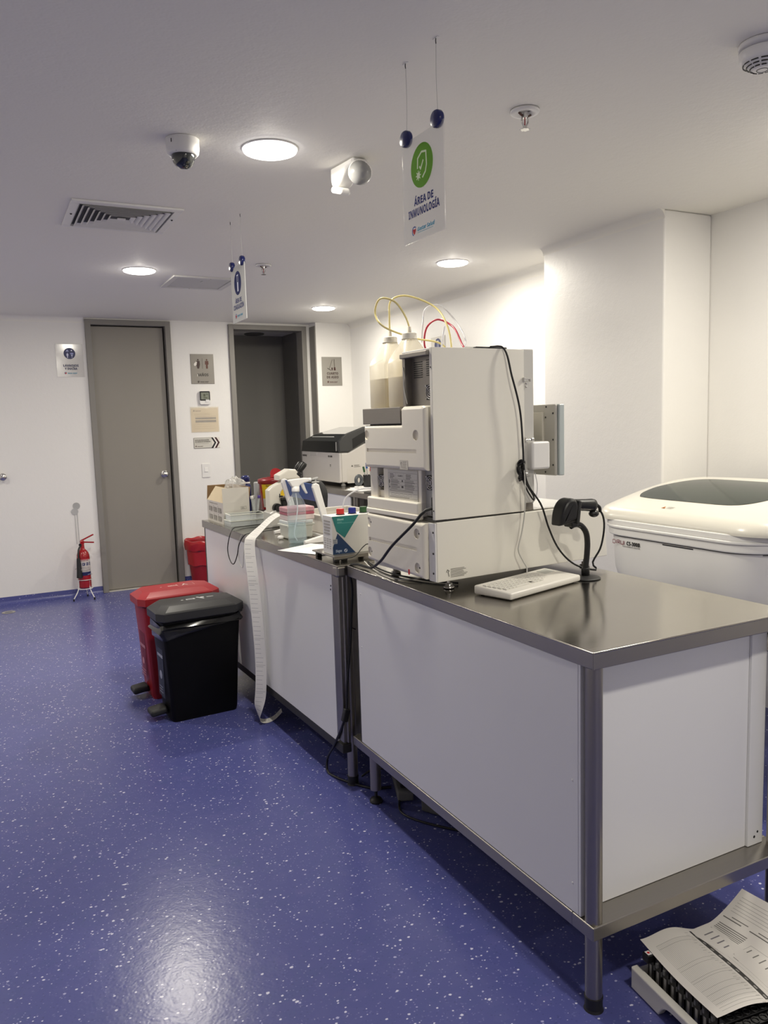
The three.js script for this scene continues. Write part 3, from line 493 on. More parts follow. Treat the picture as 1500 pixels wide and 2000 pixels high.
// ------------------------------------------------------------------ pedal bins and wastebasket
function pedalBin(label, pos, ry, body, lidMat, lidDraw, sideDraw, withBag) {
  const t = thing('pedal_bin', label, 'bin', pos, ry);
  // tapered body: local x along the long side, z depth (front face z = 0)
  const loop = (x0, x1, z0, z1, y, r = 0.022, n = 5) => { const p = []; for (const [cx, cz, a0] of [[x1 - r, z1 + -r, 0], [x0 + r, z1 - r, PI / 2], [x0 + r, z0 + r, PI], [x1 - r, z0 + r, PI * 1.5]]) for (let i = 0; i <= n; i++) { const a = a0 + i / n * PI / 2; p.push([cx + r * Math.cos(a), y, cz + r * Math.sin(a)]); } return p; };
  const loft = (rings, cap = true, sharp = 0.7) => { const pos = [], N = rings[0].length; for (let k = 0; k + 1 < rings.length; k++) for (let i = 0; i < N; i++) { const j = (i + 1) % N, a = rings[k][i], b = rings[k][j], c = rings[k + 1][j], d = rings[k + 1][i]; pos.push(...a, ...d, ...c, ...a, ...c, ...b); }
    if (cap) for (const [r, f] of [[rings[0], 1], [rings[rings.length - 1], 0]]) { const c = r.reduce((s, p) => [s[0] + p[0] / N, s[1] + p[1] / N, s[2] + p[2] / N], [0, 0, 0]); for (let i = 0; i < N; i++) { const j = (i + 1) % N; f ? pos.push(...c, ...r[i], ...r[j]) : pos.push(...c, ...r[j], ...r[i]); } }
    const g = new THREE.BufferGeometry(); g.setAttribute('position', new THREE.Float32BufferAttribute(pos, 3)); return creased(g, sharp); };
  mk('bin_body', [loft([loop(0.006, 0.328, -0.185, 0, 0), loop(0.0, 0.334, -0.19, 0.003, 0.02), loop(-0.014, 0.350, -0.20, 0.012, 0.30), loop(-0.026, 0.366, -0.207, 0.016, 0.50)])], body, t);
  // bevelled lid
  const L = (x0, x1, z0, z1, y) => [[x0 + 0.03, y, z1], [x1 - 0.055, y, z1], [x1, y, z1 - 0.05], [x1, y, z0 + 0.05], [x1 - 0.055, y, z0], [x0 + 0.03, y, z0], [x0, y, z0 + 0.045], [x0, y, z1 - 0.045]];
  const lid = mk('lid', [loft([L(-0.044, 0.388, -0.222, 0.030, 0.505), L(-0.048, 0.392, -0.226, 0.034, 0.510), L(-0.048, 0.392, -0.226, 0.034, 0.546), L(-0.040, 0.386, -0.220, 0.026, 0.552), L(-0.008, 0.356, -0.205, -0.020, 0.571), L(0.0, 0.35, -0.200, -0.028, 0.573)], true, 0.25)], lidMat, t);
  print('lid_print', 0.20, 0.07, 2000, lidDraw, lid, { clear: true, pos: [0.19, 0.5738, -0.11], rot: [-PI / 2, 0, 0] });
  // front end (facing -x): label and pedal
  print('side_print', 0.15, 0.36, 1200, sideDraw, t, { clear: true, pos: [-0.0172, 0.25, -0.095], rot: [0, -PI / 2, 0] }).rotation.set(0, -PI / 2, 0);
  mk('pedal', [at(box(0.085, 0.034, 0.09, 0, 0, 0, 0.014, 3), -0.045, 0.045, -0.10, 0, 0, 0.12)], M.blackMatte, t);
  mk('pedal_arm', [box(0.08, 0.02, 0.05, 0.0, 0.036, -0.10, 0.004)], M.blackMatte, t);
  mk('hinge', [at(cyl(0.010, 0.010, 0.12, 0, 0, 0, 14), 0.385, 0.50, -0.095, PI / 2)], lidMat, t);
  if (withBag) {
    const rings = [[0.492, 0.004], [0.470, 0.010], [0.452, 0.007], [0.436, 0.013], [0.424, 0.006], [0.414, 0.002]].map(([y, o], k) => loop(-0.026 - o, 0.366 + o, -0.207 - o, 0.016 + o, y).map(([a, b, c]) => { const u = (a + 0.03) / 0.4; return [a + 0.003 * Math.sin(9 * a + k * 2), b + (k > 1 ? 0.085 * Math.max(0, u) * (c > -0.05 ? 1 : 0.4) * (k - 1) / 4 : 0) + 0.007 * Math.sin(40 * a + 30 * c + k) + 0.004 * Math.sin(83 * a - 47 * c + k * 2.1), c + 0.0055 * Math.sin(31 * a + k * 1.7) + 0.003 * Math.sin(70 * a + k * 2.6)]; }));
    mk('bin_bag', [loft(rings, false)], M.bag, t);
  }
  return t;
}
pedalBin('black pedal bin with a black bag edge, nearest of the bins beside the far bench', [0.725, 0, -3.752], 0.055, M.blackBin, M.binLid,
  (x, w, h) => { disc(x, 0.02, 0.035, 0.006, '#c9c9c9'); fillR(x, 0.04, 0.024, 0.045, 0.022, '#d0d0d0'); fillR(x, 0.046, 0.030, 0.03, 0.010, '#55565a'); stroke(x, [[0.10, 0.008], [0.125, 0.06]], '#e8e8e8', 0.008); disc(x, 0.125, 0.025, 0.010, '#d8d8d8'); fillR(x, 0.145, 0.028, 0.035, 0.012, '#b5b5b5'); },
  (x, w, h) => { fillR(x, 0.012, 0.05, 0.11, 0.27, 'rgba(70,74,88,0.55)'); text(x, 'NO APROVECHABLES', 0.067, 0.12, 0.10, 0.014, '#c6c8d2'); disc(x, 0.067, 0.21, 0.022, '#9a9ca8'); lines(x, 0.03, 0.27, 0.07, 3, 0.014, '#9a9ca8', 0.004); }, true);
pedalBin('bright red biohazard pedal bin with printed lid, standing behind the black bin', [0.708, 0, -4.140], 0.055, M.redBin, M.redLid,
  (x, w, h) => { x.strokeStyle = '#e0a8a4'; x.lineWidth = 0.003; x.strokeRect(0.10, 0.008, 0.09, 0.052); stroke(x, [[0.125, 0.05], [0.14, 0.025], [0.155, 0.05]], '#f0d8d4', 0.006); disc(x, 0.14, 0.02, 0.006, '#f0d8d4'); text(x, 'RIESGO', 0.075, 0.046, 0.05, 0.026, '#e5b0ac'); disc(x, 0.012, 0.035, 0.005, '#e8c4c0'); },
  (x, w, h) => { fillR(x, 0.015, 0.03, 0.12, 0.30, 'rgba(130,25,32,0.5)'); stroke(x, [[0.05, 0.07], [0.075, 0.05], [0.10, 0.07]], '#d8a6a4', 0.006); text(x, 'RIESGO BIOLÓGICO', 0.075, 0.16, 0.11, 0.015, '#d8a6a4'); disc(x, 0.075, 0.235, 0.018, '#c98a8a'); lines(x, 0.03, 0.28, 0.09, 3, 0.014, '#c98a8a', 0.004); }, false);
{
  const t = thing('wastebasket', 'red open wastebasket lined with a red bag in the corner by the closed grey door', 'bin', [1.735, 0, -7.02]);
  const wob = (pts) => { const g = lathe(pts, 40); const p = g.attributes.position; for (let i = 0; i < p.count; i++) { const a = Math.atan2(p.getZ(i), p.getX(i)), r = Math.hypot(p.getX(i), p.getZ(i)), q = 1 + 0.02 * Math.sin(a * 9 + p.getY(i) * 60); p.setXYZ(i, Math.cos(a) * r * q, p.getY(i) + 0.006 * Math.sin(a * 7), Math.sin(a) * r * q); } g.computeVertexNormals(); return g; };
  mk('basket', [lathe([[0, 0.002], [0.115, 0.0], [0.122, 0.01], [0.162, 0.40], [0.168, 0.405], [0.160, 0.41], [0.155, 0.40], [0.116, 0.02], [0, 0.015]], 40)], M.redBin, t);
  mk('bin_bag', [wob([[0.154, 0.20], [0.158, 0.38], [0.166, 0.424], [0.178, 0.418], [0.180, 0.39], [0.174, 0.355], [0.170, 0.335]])], M.redBag, t);
}
// ------------------------------------------------------------------ stainless benches
function legTube(parent, x, z, y0, y1, foot = 'cap') {
  const l = mk('leg', [cyl(0.0205, 0.0205, y1 - y0, x, (y0 + y1) / 2, z, 36)], M.steelTube, parent);
  if (foot === 'cap') mk('foot', [cyl(0.0215, 0.0215, y0 - 0.004, x, y0 / 2 + 0.002, z, 24), cyl(0.022, 0.024, 0.006, x, 0.003, z, 24), cyl(0.0225, 0.0225, 0.006, x, y0, z, 24)], M.rubber, l);
  else mk('foot', [cyl(0.006, 0.006, y0, x, y0 / 2, z, 12), lathe([[0, 0], [0.024, 0], [0.025, 0.006], [0.018, 0.016], [0.007, 0.020], [0, 0.020]].reverse(), 24).translate(x, 0, z)], M.rubber, l);
  return l;
}
{ // near bench: corner at the origin, x to the right, -z away
  const L = 1.335, W = 0.70;
  const t = thing('lab_bench', 'nearest stainless steel bench with white panels and lower rail carrying the tall analyser', 'bench', [1.188, 0, -1.318]);
  mk('bench_top', [span(0, W, TOP - 0.006, TOP, 0, -L, 0.0029, 3)], M.steelTop, t); mk('top_skirt', [span(0.0004, W - 0.0004, TOP - 0.0405, TOP - 0.0025, -0.0004, -L + 0.0004, 0.002)], M.steel, t);
  mk('corner_seam', [cyl(0.003, 0.003, 0.039, 0.0022, TOP - 0.0205, -0.0022, 12), box(0.018, 0.004, 0.018, 0.016, TOP - 0.0405, -0.012, 0.0015)], M.steel, t);
  legTube(t, 0.0225, -0.0235, 0.032, TOP - 0.041); legTube(t, 0.678, -0.0300, 0.032, TOP - 0.041);
  legTube(t, 0.0345, -L + 0.115, 0.05, TOP - 0.041, 'disc'); legTube(t, 0.678, -L + 0.115, 0.05, TOP - 0.041, 'disc');
  mk('lower_rail', [span(0.0, W, 0.191, 0.226, 0, -0.075, 0.003), span(0.0, W, 0.191, 0.226, -L, -L + 0.06, 0.003), span(0.0, 0.05, 0.191, 0.226, -0.074, -L + 0.059, 0.003), span(W - 0.05, W, 0.191, 0.226, -0.074, -L + 0.059, 0.003), span(0.04, W - 0.04, 0.212, 0.2255, -0.06, -L + 0.05)], M.steel, t);
  const sp = mk('side_panel', [span(0.003, 0.012, 0.227, TOP - 0.041, -0.055, -1.262, 0.002)], M.panel, t, 'white panel on the long side');
  mk('panel_edge', [span(0.0035, 0.030, 0.227, TOP - 0.041, -0.047, -0.0545, 0.001)], M.panel, sp);
  mk('panel_edge', [span(0.0045, 0.012, 0.227, TOP - 0.041, -1.2625, -1.272)], M.darkSteel, sp);
  const holes = []; for (const [y, z] of [[0.30, -0.075], [0.56, -0.075], [0.80, -1.23], [0.60, -1.235]]) holes.push(ball(0.0035, 0.003, y, z, 0.4, 1, 1));
  mkEach('screw_cap', holes, M.plasticWhite, sp);
  const ep = mk('end_panel', [span(0.047, 0.605, 0.227, TOP - 0.041, -0.066, -0.076, 0.001)], M.panel, t, 'white panel on the short end');
  mk('panel_edge', [span(0.606, 0.6655, 0.227, TOP - 0.041, -0.058, -0.070, 0.001)], M.panel, ep);
  mkEach('screw_hole', [ball(0.004, 0.632, 0.25, -0.058, 1, 1, 0.3), ball(0.0035, 0.645, 0.262, -0.058, 1, 1, 0.3)], M.black, ep);
  mk('end_panel', [span(0.05, W - 0.05, 0.227, TOP - 0.041, -L + 0.072, -L + 0.062, 0.001)], M.panel, t, 'white panel on the far short end');
  mk('back_panel', [span(W - 0.03, W - 0.02, 0.227, TOP - 0.041, -0.08, -L + 0.06, 0.001)], M.panel, t);
}
{ // far bench
  const L = 1.835, W = 0.70;
  const t = thing('lab_bench', 'far stainless steel bench with white panels carrying the microscope and boxes', 'bench', [1.150, 0, -2.664], 0.0251);
  mk('bench_top', [span(0, W, TOP - 0.006, TOP, 0, -L, 0.0029, 3)], M.steelTop, t); mk('top_skirt', [span(0.0004, W - 0.0004, TOP - 0.0405, TOP - 0.0025, -0.0004, -L + 0.0004, 0.002)], M.steel, t);
  mk('corner_cap', [span(-0.0015, 0.040, TOP - 0.046, TOP - 0.002, 0.0015, -0.040, 0.010, 3)], M.steel, t);
  legTube(t, 0.062, -0.052, 0.034, TOP - 0.041); legTube(t, W - 0.05, -0.052, 0.034, TOP - 0.041); legTube(t, 0.05, -L + 0.06, 0.034, TOP - 0.041); legTube(t, W - 0.05, -L + 0.06, 0.034, TOP - 0.041);
  mk('corner_strip', [span(0.012, 0.040, 0.19, TOP - 0.041, -0.020, -0.075, 0.004), span(0.026, 0.040, 0.19, TOP - 0.041, -0.010, -0.03, 0.004)], M.steel, t);
  mk('end_panel', [span(0.06, 0.66, 0.19, TOP - 0.041, -0.074, -0.080)], P(new THREE.Color(0.58, 0.56, 0.52), 0.32, { metalness: 0.85 }), t, 'stainless end panel');
  const seam = -0.86;
  mk('side_panel', [span(0.012, 0.022, 0.178, TOP - 0.041, -0.076, seam, 0.0012)], M.panel, t);
  mk('side_panel', [span(0.012, 0.022, 0.178, TOP - 0.041, seam - 0.003, -L + 0.02, 0.0012)], M.panel, t);
  mkEach('screw_cap', [ball(0.004, 0.012, 0.80, -0.085, 0.5, 1, 1), ball(0.004, 0.012, 0.785, -0.088, 0.5, 1, 1)], M.black, t);
  mk('lower_rail', [span(0.012, 0.05, 0.142, 0.178, -0.03, -L + 0.02, 0.003), span(0.05, W - 0.01, 0.16, 0.178, -0.06, -L + 0.03, 0.003)], M.darkSteel, t);
  mk('far_end_panel', [span(0.02, W - 0.02, 0.178, TOP - 0.041, -L + 0.03, -L + 0.02, 0.001)], M.panel, t);
  mk('panel_edge', [span(0.010, 0.0205, 0.178, TOP - 0.041, -L + 0.0195, -L + 0.011)], M.darkSteel, t);
}
{ // third bench along the right wall
  const t = thing('lab_bench', 'stainless bench along the right wall under the small black-lidded analyser', 'bench', [2.545, 0, -4.55]);
  const L = 2.35, W = 0.69;
  mk('bench_top', [span(0, W, TOP - 0.006, TOP, 0, -L, 0.0029, 3)], M.steelTop, t); mk('top_skirt', [span(0.0004, W - 0.0004, TOP - 0.0405, TOP - 0.0025, -0.0004, -L + 0.0004, 0.002)], M.steel, t);
  for (const z of [-0.06, -0.985, -L + 0.06]) { legTube(t, 0.03, z, 0.034, TOP - 0.041); legTube(t, W - 0.04, z, 0.034, TOP - 0.041); }
  mk('side_panel', [span(0.012, 0.022, 0.20, TOP - 0.041, -1.05, -L + 0.02, 0.001)], M.panel, t);
  mk('lower_rail', [span(0, W, 0.165, 0.20, 0, -L, 0.003)], M.steel, t);
}
{ // bench under the big cream analyser
  const t = thing('lab_bench', 'low stainless bench under the large cream analyser, hidden behind the nearest bench', 'bench', [2.40, 0, -1.66]);
  mk('bench_top', [span(0, 0.84, 0.58, 0.62, 0, -1.06, 0.004, 3)], M.steelTop, t);
  for (const [x, z] of [[0.05, -0.05], [0.79, -0.05], [0.05, -1.01], [0.79, -1.01]]) legTube(t, x, z, 0.034, 0.579);
}
// ------------------------------------------------------------------ tall analyser on the near bench (seen from its back)
{
  const t = thing('lab_analyser', 'tall cream analyser seen from behind with moulded covers, label plate and side monitor', 'analyser', [1.219, TOP, -2.050], 0.0613);
  // local: x along the side face, -z away along the back (back face x = 0)
  const D = -0.405;
  mk('base_side', [at(extrude(shape([[0.004, 0.032], [0.004, 0.219], [0.682, 0.223], [0.722, 0.169], [0.735, 0.035]]), 0.012, 0.002), 0, 0, -0.012)], M.plastic, t);
  mk('base_body', [at(extrude(shape([[0.012, 0.034], [0.012, 0.217], [0.676, 0.221], [0.716, 0.167], [0.728, 0.037]]), 0.388, 0.002), 0, 0, D)], M.plastic, t);
  mk('base_flange', [span(-0.002, 0.004, 0.034, 0.216, -0.001, -0.036, 0.001), span(0.0, 0.004, 0.05, 0.225, D - 0.002, D + 0.02, 0.001)], M.plasticWhite, t);
  mkEach('flange_screw', [[0.188, -0.010], [0.122, -0.011], [0.060, -0.012], [0.20, D + 0.008], [0.145, D + 0.008], [0.085, D + 0.008]].map(([y, z]) => ball(0.0034, -0.003, y, z, 0.6, 1, 1)), M.darkSteel, t);
  print('base_print', 0.09, 0.036, 1800, (x, w, h) => { stroke(x, [[0.004, 0.016], [0.008, 0.008], [0.014, 0.012], [0.010, 0.016], [0.014, 0.030]], '#35312b', 0.002); lines(x, 0.02, 0.006, 0.065, 7, 0.0042, '#6b665c', 0.0014); }, t, { clear: true, pos: [0.078, 0.058, 0.0006] });
  for (const x of [0.07, 0.66]) for (const z of [-0.035, D + 0.05]) mk('levelling_foot', [cyl(0.006, 0.006, 0.034, x, 0.017, z, 12), lathe([[0, 0], [0.017, 0], [0.018, 0.006], [0.010, 0.010], [0.012, 0.016], [0.007, 0.018], [0, 0.018]].reverse(), 20).translate(x, 0.0005, z)], M.chrome, t);
  // upper housing: painted side sheet, core, top
  mk('side_sheet', [span(0.0, 0.358, 0.2265, 0.749, 0, -0.0035, 0.001), span(0.0, 0.004, 0.2265, 0.749, -0.0005, -0.014, 0.001)], M.plastic, t, 'large plain cream side sheet');
  mkEach('sheet_screw', [ball(0.0026, -0.001, 0.69, -0.007, 0.5, 1, 1), ball(0.0026, -0.001, 0.255, -0.007, 0.5, 1, 1)], M.darkSteel, t);
  mk('housing', [span(0.045, 0.355, 0.225, 0.575, -0.004, D, 0.002), span(0.030, 0.355, 0.575, 0.742, -0.004, -0.166, 0.001)], M.plastic, t);
  mk('housing_top', [span(0.002, 0.360, 0.742, 0.7485, -0.001, -0.17, 0.002)], M.plasticWhite, t);
  mk('gap_strip', [span(0.006, 0.36, 0.2195, 0.2305, -0.006, D + 0.01)], M.darkSteel, t);
  // grey rack back with louvres and fan
  mk('rack_lip', [span(-0.010, 0.03, 0.726, 0.741, -0.014, -0.168, 0.003)], M.rack, t);
  mk('rack_post', [span(-0.002, 0.03, 0.575, 0.728, -0.148, -0.164, 0.001)], M.rack, t);
  const rp = mk('rack_plate', [span(0.022, 0.030, 0.575, 0.728, -0.012, -0.148)], M.rack, t);
  const sl = []; for (let i = 0; i < 8; i++) { sl.push(box(0.002, 0.0028, 0.046, 0.0215, 0.712 - i * 0.0066, -0.108)); sl.push(box(0.002, 0.0028, 0.032, 0.0215, 0.715 - i * 0.0066, -0.045)); }
  mkEach('louvre_slot', sl, M.black, rp);
  function fan(x, y, z, s, parent) {
    const f = mk('fan', [span(x - 0.004, x + 0.012, y - s, y + s, z - s, z + s, 0.003)], M.black, parent);
    const g = []; for (let k = 1; k <= 3; k++) g.push(tube(Array.from({ length: 16 }, (_, i) => [x - 0.006, y + s * 0.28 * k * Math.cos(i / 16 * PI * 2), z + s * 0.28 * k * Math.sin(i / 16 * PI * 2)]), 0.0009, 40, 5, true));
    for (let i = 0; i < 4; i++) { const a = PI / 4 + i * PI / 2; g.push(tube([[x - 0.0055, y, z], [x - 0.0055, y + s * 1.15 * Math.cos(a), z + s * 1.15 * Math.sin(a)]], 0.0009, 3, 5)); }
    mk('finger_guard', g, M.chrome, f); mkEach('screw', [ball(0.003, x - 0.006, y + s * 0.8, z + s * 0.8), ball(0.003, x - 0.006, y + s * 0.8, z - s * 0.8)], M.chrome, f);
  }
  fan(0.016, 0.617, -0.030, 0.024, t);
  mk('thin_wire', [tube([[-0.003, 0.70, -0.158], [-0.006, 0.675, -0.150], [-0.003, 0.645, -0.156], [-0.004, 0.615, -0.148], [-0.002, 0.585, -0.14]], 0.0016, 30, 6)], M.cableGrey, t);
  // tray beside the rack
  mk('tray_front', [span(-0.012, 0.006, 0.524, 0.577, -0.168, D - 0.008, 0.002)], M.rack, t);
  mk('tray_floor', [span(0.0, 0.35, 0.570, 0.5745, -0.168, D - 0.008, 0.001)], M.rack, t);
  mk('tray_gap', [span(0.012, 0.045, 0.510, 0.526, -0.17, D)], M.blackMatte, t);
  // moulded covers on the back
  const cover = (pts, thick, bevel) => { const g = extrude(shape(pts.map(([z, y]) => [z, y])), thick, bevel, 4); g.rotateY(-PI / 2); return g; };  // shape x -> local z, extrudes to -x
  const dimpleCut = (y, z, x) => at(lathe([[0, -0.012], [0.0165, -0.012], [0.0165, 0.006], [0.0155, 0.0075], [0, 0.0085]], 28), x, y, z, 0, 0, -PI / 2);
  const slotCut = (y, z0, z1, x) => span(x - 0.01, x + 0.004, y - 0.006, y + 0.006, z0, z1);
  const upper = mk('upper_cover', [carve(cover([[-0.026, 0.378], [-0.026, 0.572], [-0.040, 0.577], [-0.150, 0.577], [-0.163, 0.570], [-0.163, 0.520], [-0.402, 0.520], [-0.405, 0.513], [-0.405, 0.378]], 0.05, 0.010).translate(0.036, 0, 0), [dimpleCut(0.488, -0.386, -0.014), dimpleCut(0.487, -0.078, -0.014), slotCut(0.437, -0.388, -0.076, -0.014)])], M.creamGloss, t, 'glossy L-shaped upper cover');
  print('cover_label', 0.048, 0.030, 2400, (x, w, h) => { fillR(x, 0, 0, w, h, '#cfcabf'); stroke(x, [[0.004, 0.014], [0.008, 0.006], [0.012, 0.010], [0.009, 0.014], [0.013, 0.026]], '#3a352f', 0.0016); lines(x, 0.016, 0.005, 0.028, 6, 0.0042, '#7a7469', 0.0012); }, upper, { pos: [-0.0146, 0.393, -0.150], rot: [0, -PI / 2, 0] });
  const lower = mk('lower_cover', [carve(cover([[-0.040, 0.038], [-0.036, 0.214], [-0.395, 0.220], [-0.400, 0.056]], 0.045, 0.010).translate(0.026, 0, 0), [...[[0.188, -0.380], [0.179, -0.078], [0.085, -0.380], [0.070, -0.078]].map(([y, z]) => dimpleCut(y, z, -0.019)), slotCut(0.130, -0.382, -0.080, -0.019)])], M.creamGloss, t, 'glossy lower cover with four dimples');
  for (const [y, z] of [[0.188, -0.380], [0.179, -0.078], [0.085, -0.380], [0.070, -0.078]]) mkEach('screw', [ball(0.003, -0.0125, y, z + 0.005)], M.darkSteel, lower);
  mk('red_tag', [box(0.001, 0.017, 0.008, -0.0195, 0.050, -0.128)], M.redCap, lower);
  mk('lower_ledge', [span(-0.016, 0.05, 0.221, 0.238, -0.075, -0.403, 0.004)], M.creamGloss, t);
  // recess with label plate between the covers
  const mid = mk('middle_cover', [span(-0.012, 0.05, 0.236, 0.276, -0.078, -0.402, 0.006, 3), span(0.004, 0.05, 0.27, 0.378, -0.078, -0.312, 0.004), span(0.004, 0.05, 0.27, 0.378, -0.352, -0.402, 0.004), span(0.014, 0.05, 0.27, 0.30, -0.31, -0.354)], M.creamGloss, t);
  mk('recess_side', [span(0.020, 0.05, 0.232, 0.378, -0.036, -0.080, 0.003)], M.plasticGrey, t);
  fan(0.012, 0.332, -0.331, 0.021, t); fan(0.010, 0.340, -0.031, 0.023, t);
  mk('power_inlet', [span(0.008, 0.03, 0.238, 0.295, -0.012, -0.034, 0.003)], M.black, t);
  print('rating_plate', 0.182, 0.098, 3200, (x, w, h) => { fillR(x, 0, 0, w, h, '#d3d0c8'); x.strokeStyle = '#5a564e'; x.lineWidth = 0.0007; x.strokeRect(0.004, 0.010, w - 0.008, h - 0.016); for (const y of [0.030, 0.040, 0.050, 0.062, 0.076]) stroke(x, [[0.004, y], [w - 0.004, y]], '#6a655c', 0.0006); for (const a of [0.05, 0.10]) stroke(x, [[a, 0.010], [a, 0.030]], '#6a655c', 0.0006);
    lines(x, 0.012, 0.014, 0.03, 4, 0.0042, '#4a463f', 0.0018); text(x, 'CLASS I', 0.078, 0.022, 0.03, 0.005, '#2c2925'); lines(x, 0.112, 0.014, 0.034, 4, 0.0042, '#4a463f', 0.0018); fillR(x, 0.006, 0.034, 0.006, 0.012, '#57524a'); fillR(x, 0.086, 0.033, 0.008, 0.006, '#35312c'); fillR(x, 0.084, 0.052, 0.012, 0.007, '#35312c'); poly(x, [[0.006, 0.060], [0.010, 0.052], [0.014, 0.060]], '#2c2925');
    lines(x, 0.018, 0.033, 0.058, 9, 0.0036, '#5b564e', 0.0014); lines(x, 0.104, 0.033, 0.062, 9, 0.0036, '#5b564e', 0.0014); lines(x, 0.008, 0.066, w - 0.03, 2, 0.0042, '#4a463f', 0.0015, 0.05); for (let i = 0; i < 5; i++) x.strokeRect(0.02 + i * 0.026, 0.078, 0.020, 0.007); lines(x, 0.010, 0.088, w - 0.06, 2, 0.003, '#5b564e', 0.0011); }, t, { pos: [0.0025, 0.325, -0.188], rot: [0, -PI / 2, 0] });
  // front column, hinges, service box, monitor (far side)
  mk('front_slab', [span(0.364, 0.409, 0.250, 0.752, -0.012, D, 0.003)], P(new THREE.Color(0.56, 0.55, 0.52), 0.4), t);
  mk('hinge', [box(0.030, 0.004, 0.004, 0.366, 0.655, 0.004, 0.001), box(0.006, 0.014, 0.006, 0.354, 0.653, 0.004, 0.001), box(0.006, 0.010, 0.006, 0.379, 0.652, 0.004, 0.001), ball(0.004, 0.366, 0.641, 0.0), ball(0.004, 0.366, 0.630, 0.0)], M.chrome, t);
  mk('hinge', [cyl(0.002, 0.002, 0.03, 0, 0, 0, 8).rotateZ(PI / 2).translate(0.374, 0.459, 0.006), box(0.012, 0.010, 0.008, 0.386, 0.459, 0.006, 0.002), box(0.004, 0.018, 0.006, 0.359, 0.459, 0.004, 0.001)], M.chrome, t);
  mk('hinge', [cyl(0.002, 0.002, 0.04, 0, 0, 0, 8).rotateZ(PI / 2).translate(0.366, 0.350, 0.006), box(0.014, 0.006, 0.008, 0.352, 0.350, 0.005, 0.002)], M.chrome, t);
  mk('service_box', [span(0.378, 0.455, 0.361, 0.452, 0.016, -0.05, 0.008, 3)], M.plasticWhite, t, 'small rounded white box');
  mk('front_post', [span(0.372, 0.420, 0.222, 0.38, -0.030, -0.10, 0.003)], M.rack, t);
  mk('post_wire', [tube([[0.396, 0.35, 0.006], [0.402, 0.31, 0.010], [0.398, 0.27, 0.008], [0.385, 0.25, 0.004]], 0.0018, 20, 6)], M.tubeClear, t);
  mk('post_bracket', [span(0.386, 0.44, 0.40, 0.43, -0.06, -0.14, 0.003), span(0.43, 0.497, 0.42, 0.52, -0.10, -0.18, 0.003)], M.plasticGrey, t);
  const mon = mk('monitor_back', [span(0.493, 0.505, 0.334, 0.573, -0.002, -0.36, 0.005, 3)], P(new THREE.Color(0.50, 0.48, 0.43), 0.4), t, 'grey-beige back of the side monitor');
  mk('monitor_screen', [span(0.506, 0.530, 0.334, 0.573, 0.004, -0.366, 0.004, 3)], P(new THREE.Color(0.46, 0.51, 0.51), 0.15), mon);
  mk('monitor_plate', [span(0.484, 0.494, 0.385, 0.548, -0.055, -0.30, 0.003)], P(new THREE.Color(0.60, 0.57, 0.49), 0.4), mon);
  mkEach('screw', [[0.565, -0.045], [0.543, -0.012], [0.455, -0.012], [0.37, -0.012], [0.345, -0.05], [0.53, -0.048], [0.415, -0.048]].map(([y, z]) => ball(0.0032, 0.492, y, z, 0.5, 1, 1)), M.darkSteel, mon);
  mk('deck_plate', [span(0.42, 0.66, 0.2225, 0.228, -0.03, D + 0.03, 0.001)], M.plasticWhite, t);
  mk('black_strip', [span(0.424, 0.452, 0.228, 0.244, -0.36, -0.30)], M.black, t);
}
const AN = (x, y, z) => { const c = Math.cos(0.0613), s = Math.sin(0.0613); return [1.219 + x * c + z * s, TOP + y, -2.050 - x * s + z * c]; };
const anP = (pts) => pts.map(p => AN(...p));
// jugs standing on the analyser's tray
function jug(label, x, z) {
  const t = thing('reagent_jug', label, 'jug', AN(x, 0.5745, z), 0.0613, 'translucent reagent jugs');
  const ring = (hx, hz, y, r) => roundShape(hx * 2, hz * 2, r).getPoints(6).map(p => [p.x, y, p.y]);
  const loft = (rs) => { const pos = [], N = rs[0].length; for (let k = 0; k + 1 < rs.length; k++) for (let i = 0; i < N - 1; i++) { const a = rs[k][i], b = rs[k][i + 1], c = rs[k + 1][i + 1], d = rs[k + 1][i]; pos.push(...a, ...d, ...c, ...a, ...c, ...b); } for (const r of [rs[0]]) for (let i = 0; i < N - 1; i++) pos.push(0, r[0][1], 0, ...r[i], ...r[i + 1]); const g = new THREE.BufferGeometry(); g.setAttribute('position', new THREE.Float32BufferAttribute(pos, 3)); return creased(g, 0.8); };
  mk('jug_body', [loft([ring(0.056, 0.055, 0.001, 0.014), ring(0.058, 0.057, 0.008, 0.016), ring(0.058, 0.057, 0.146, 0.016), ring(0.054, 0.053, 0.162, 0.018), ring(0.028, 0.028, 0.212, 0.018), ring(0.022, 0.024, 0.222, 0.0205), ring(0.021, 0.021, 0.226, 0.0205)])], M.jug, t);
  mk('fluid', [loft([ring(0.0545, 0.0535, 0.003, 0.014), ring(0.0565, 0.0555, 0.009, 0.015), ring(0.0565, 0.0555, 0.100, 0.015), ring(0.001, 0.001, 0.1001, 0.0005)])], M.jugFluid, t);
  mk('cap', [lathe([[0, 0.242], [0.022, 0.242], [0.0245, 0.239], [0.0245, 0.226], [0.026, 0.224], [0.026, 0.221], [0, 0.221]], 32)], P(new THREE.Color(0.70, 0.67, 0.60), 0.4), t);
  mk('tube_fitting', [lathe([[0, 0.262], [0.006, 0.262], [0.007, 0.244], [0.012, 0.242], [0, 0.242]], 16)], P(new THREE.Color(0.66, 0.60, 0.50), 0.4), t);
}
jug('translucent reagent jug at the outer edge of the analyser tray, left of the two', 0.066, -0.345);
jug('translucent reagent jug with cloudy liquid beside the grey rack, right of the two', 0.068, -0.226);
const hose = (name, label, pts, r, mat, cat = 'tube') => { const m = mk(name, [tube(pts, r, 90, 8)], mat); return tag(m, label, cat); };
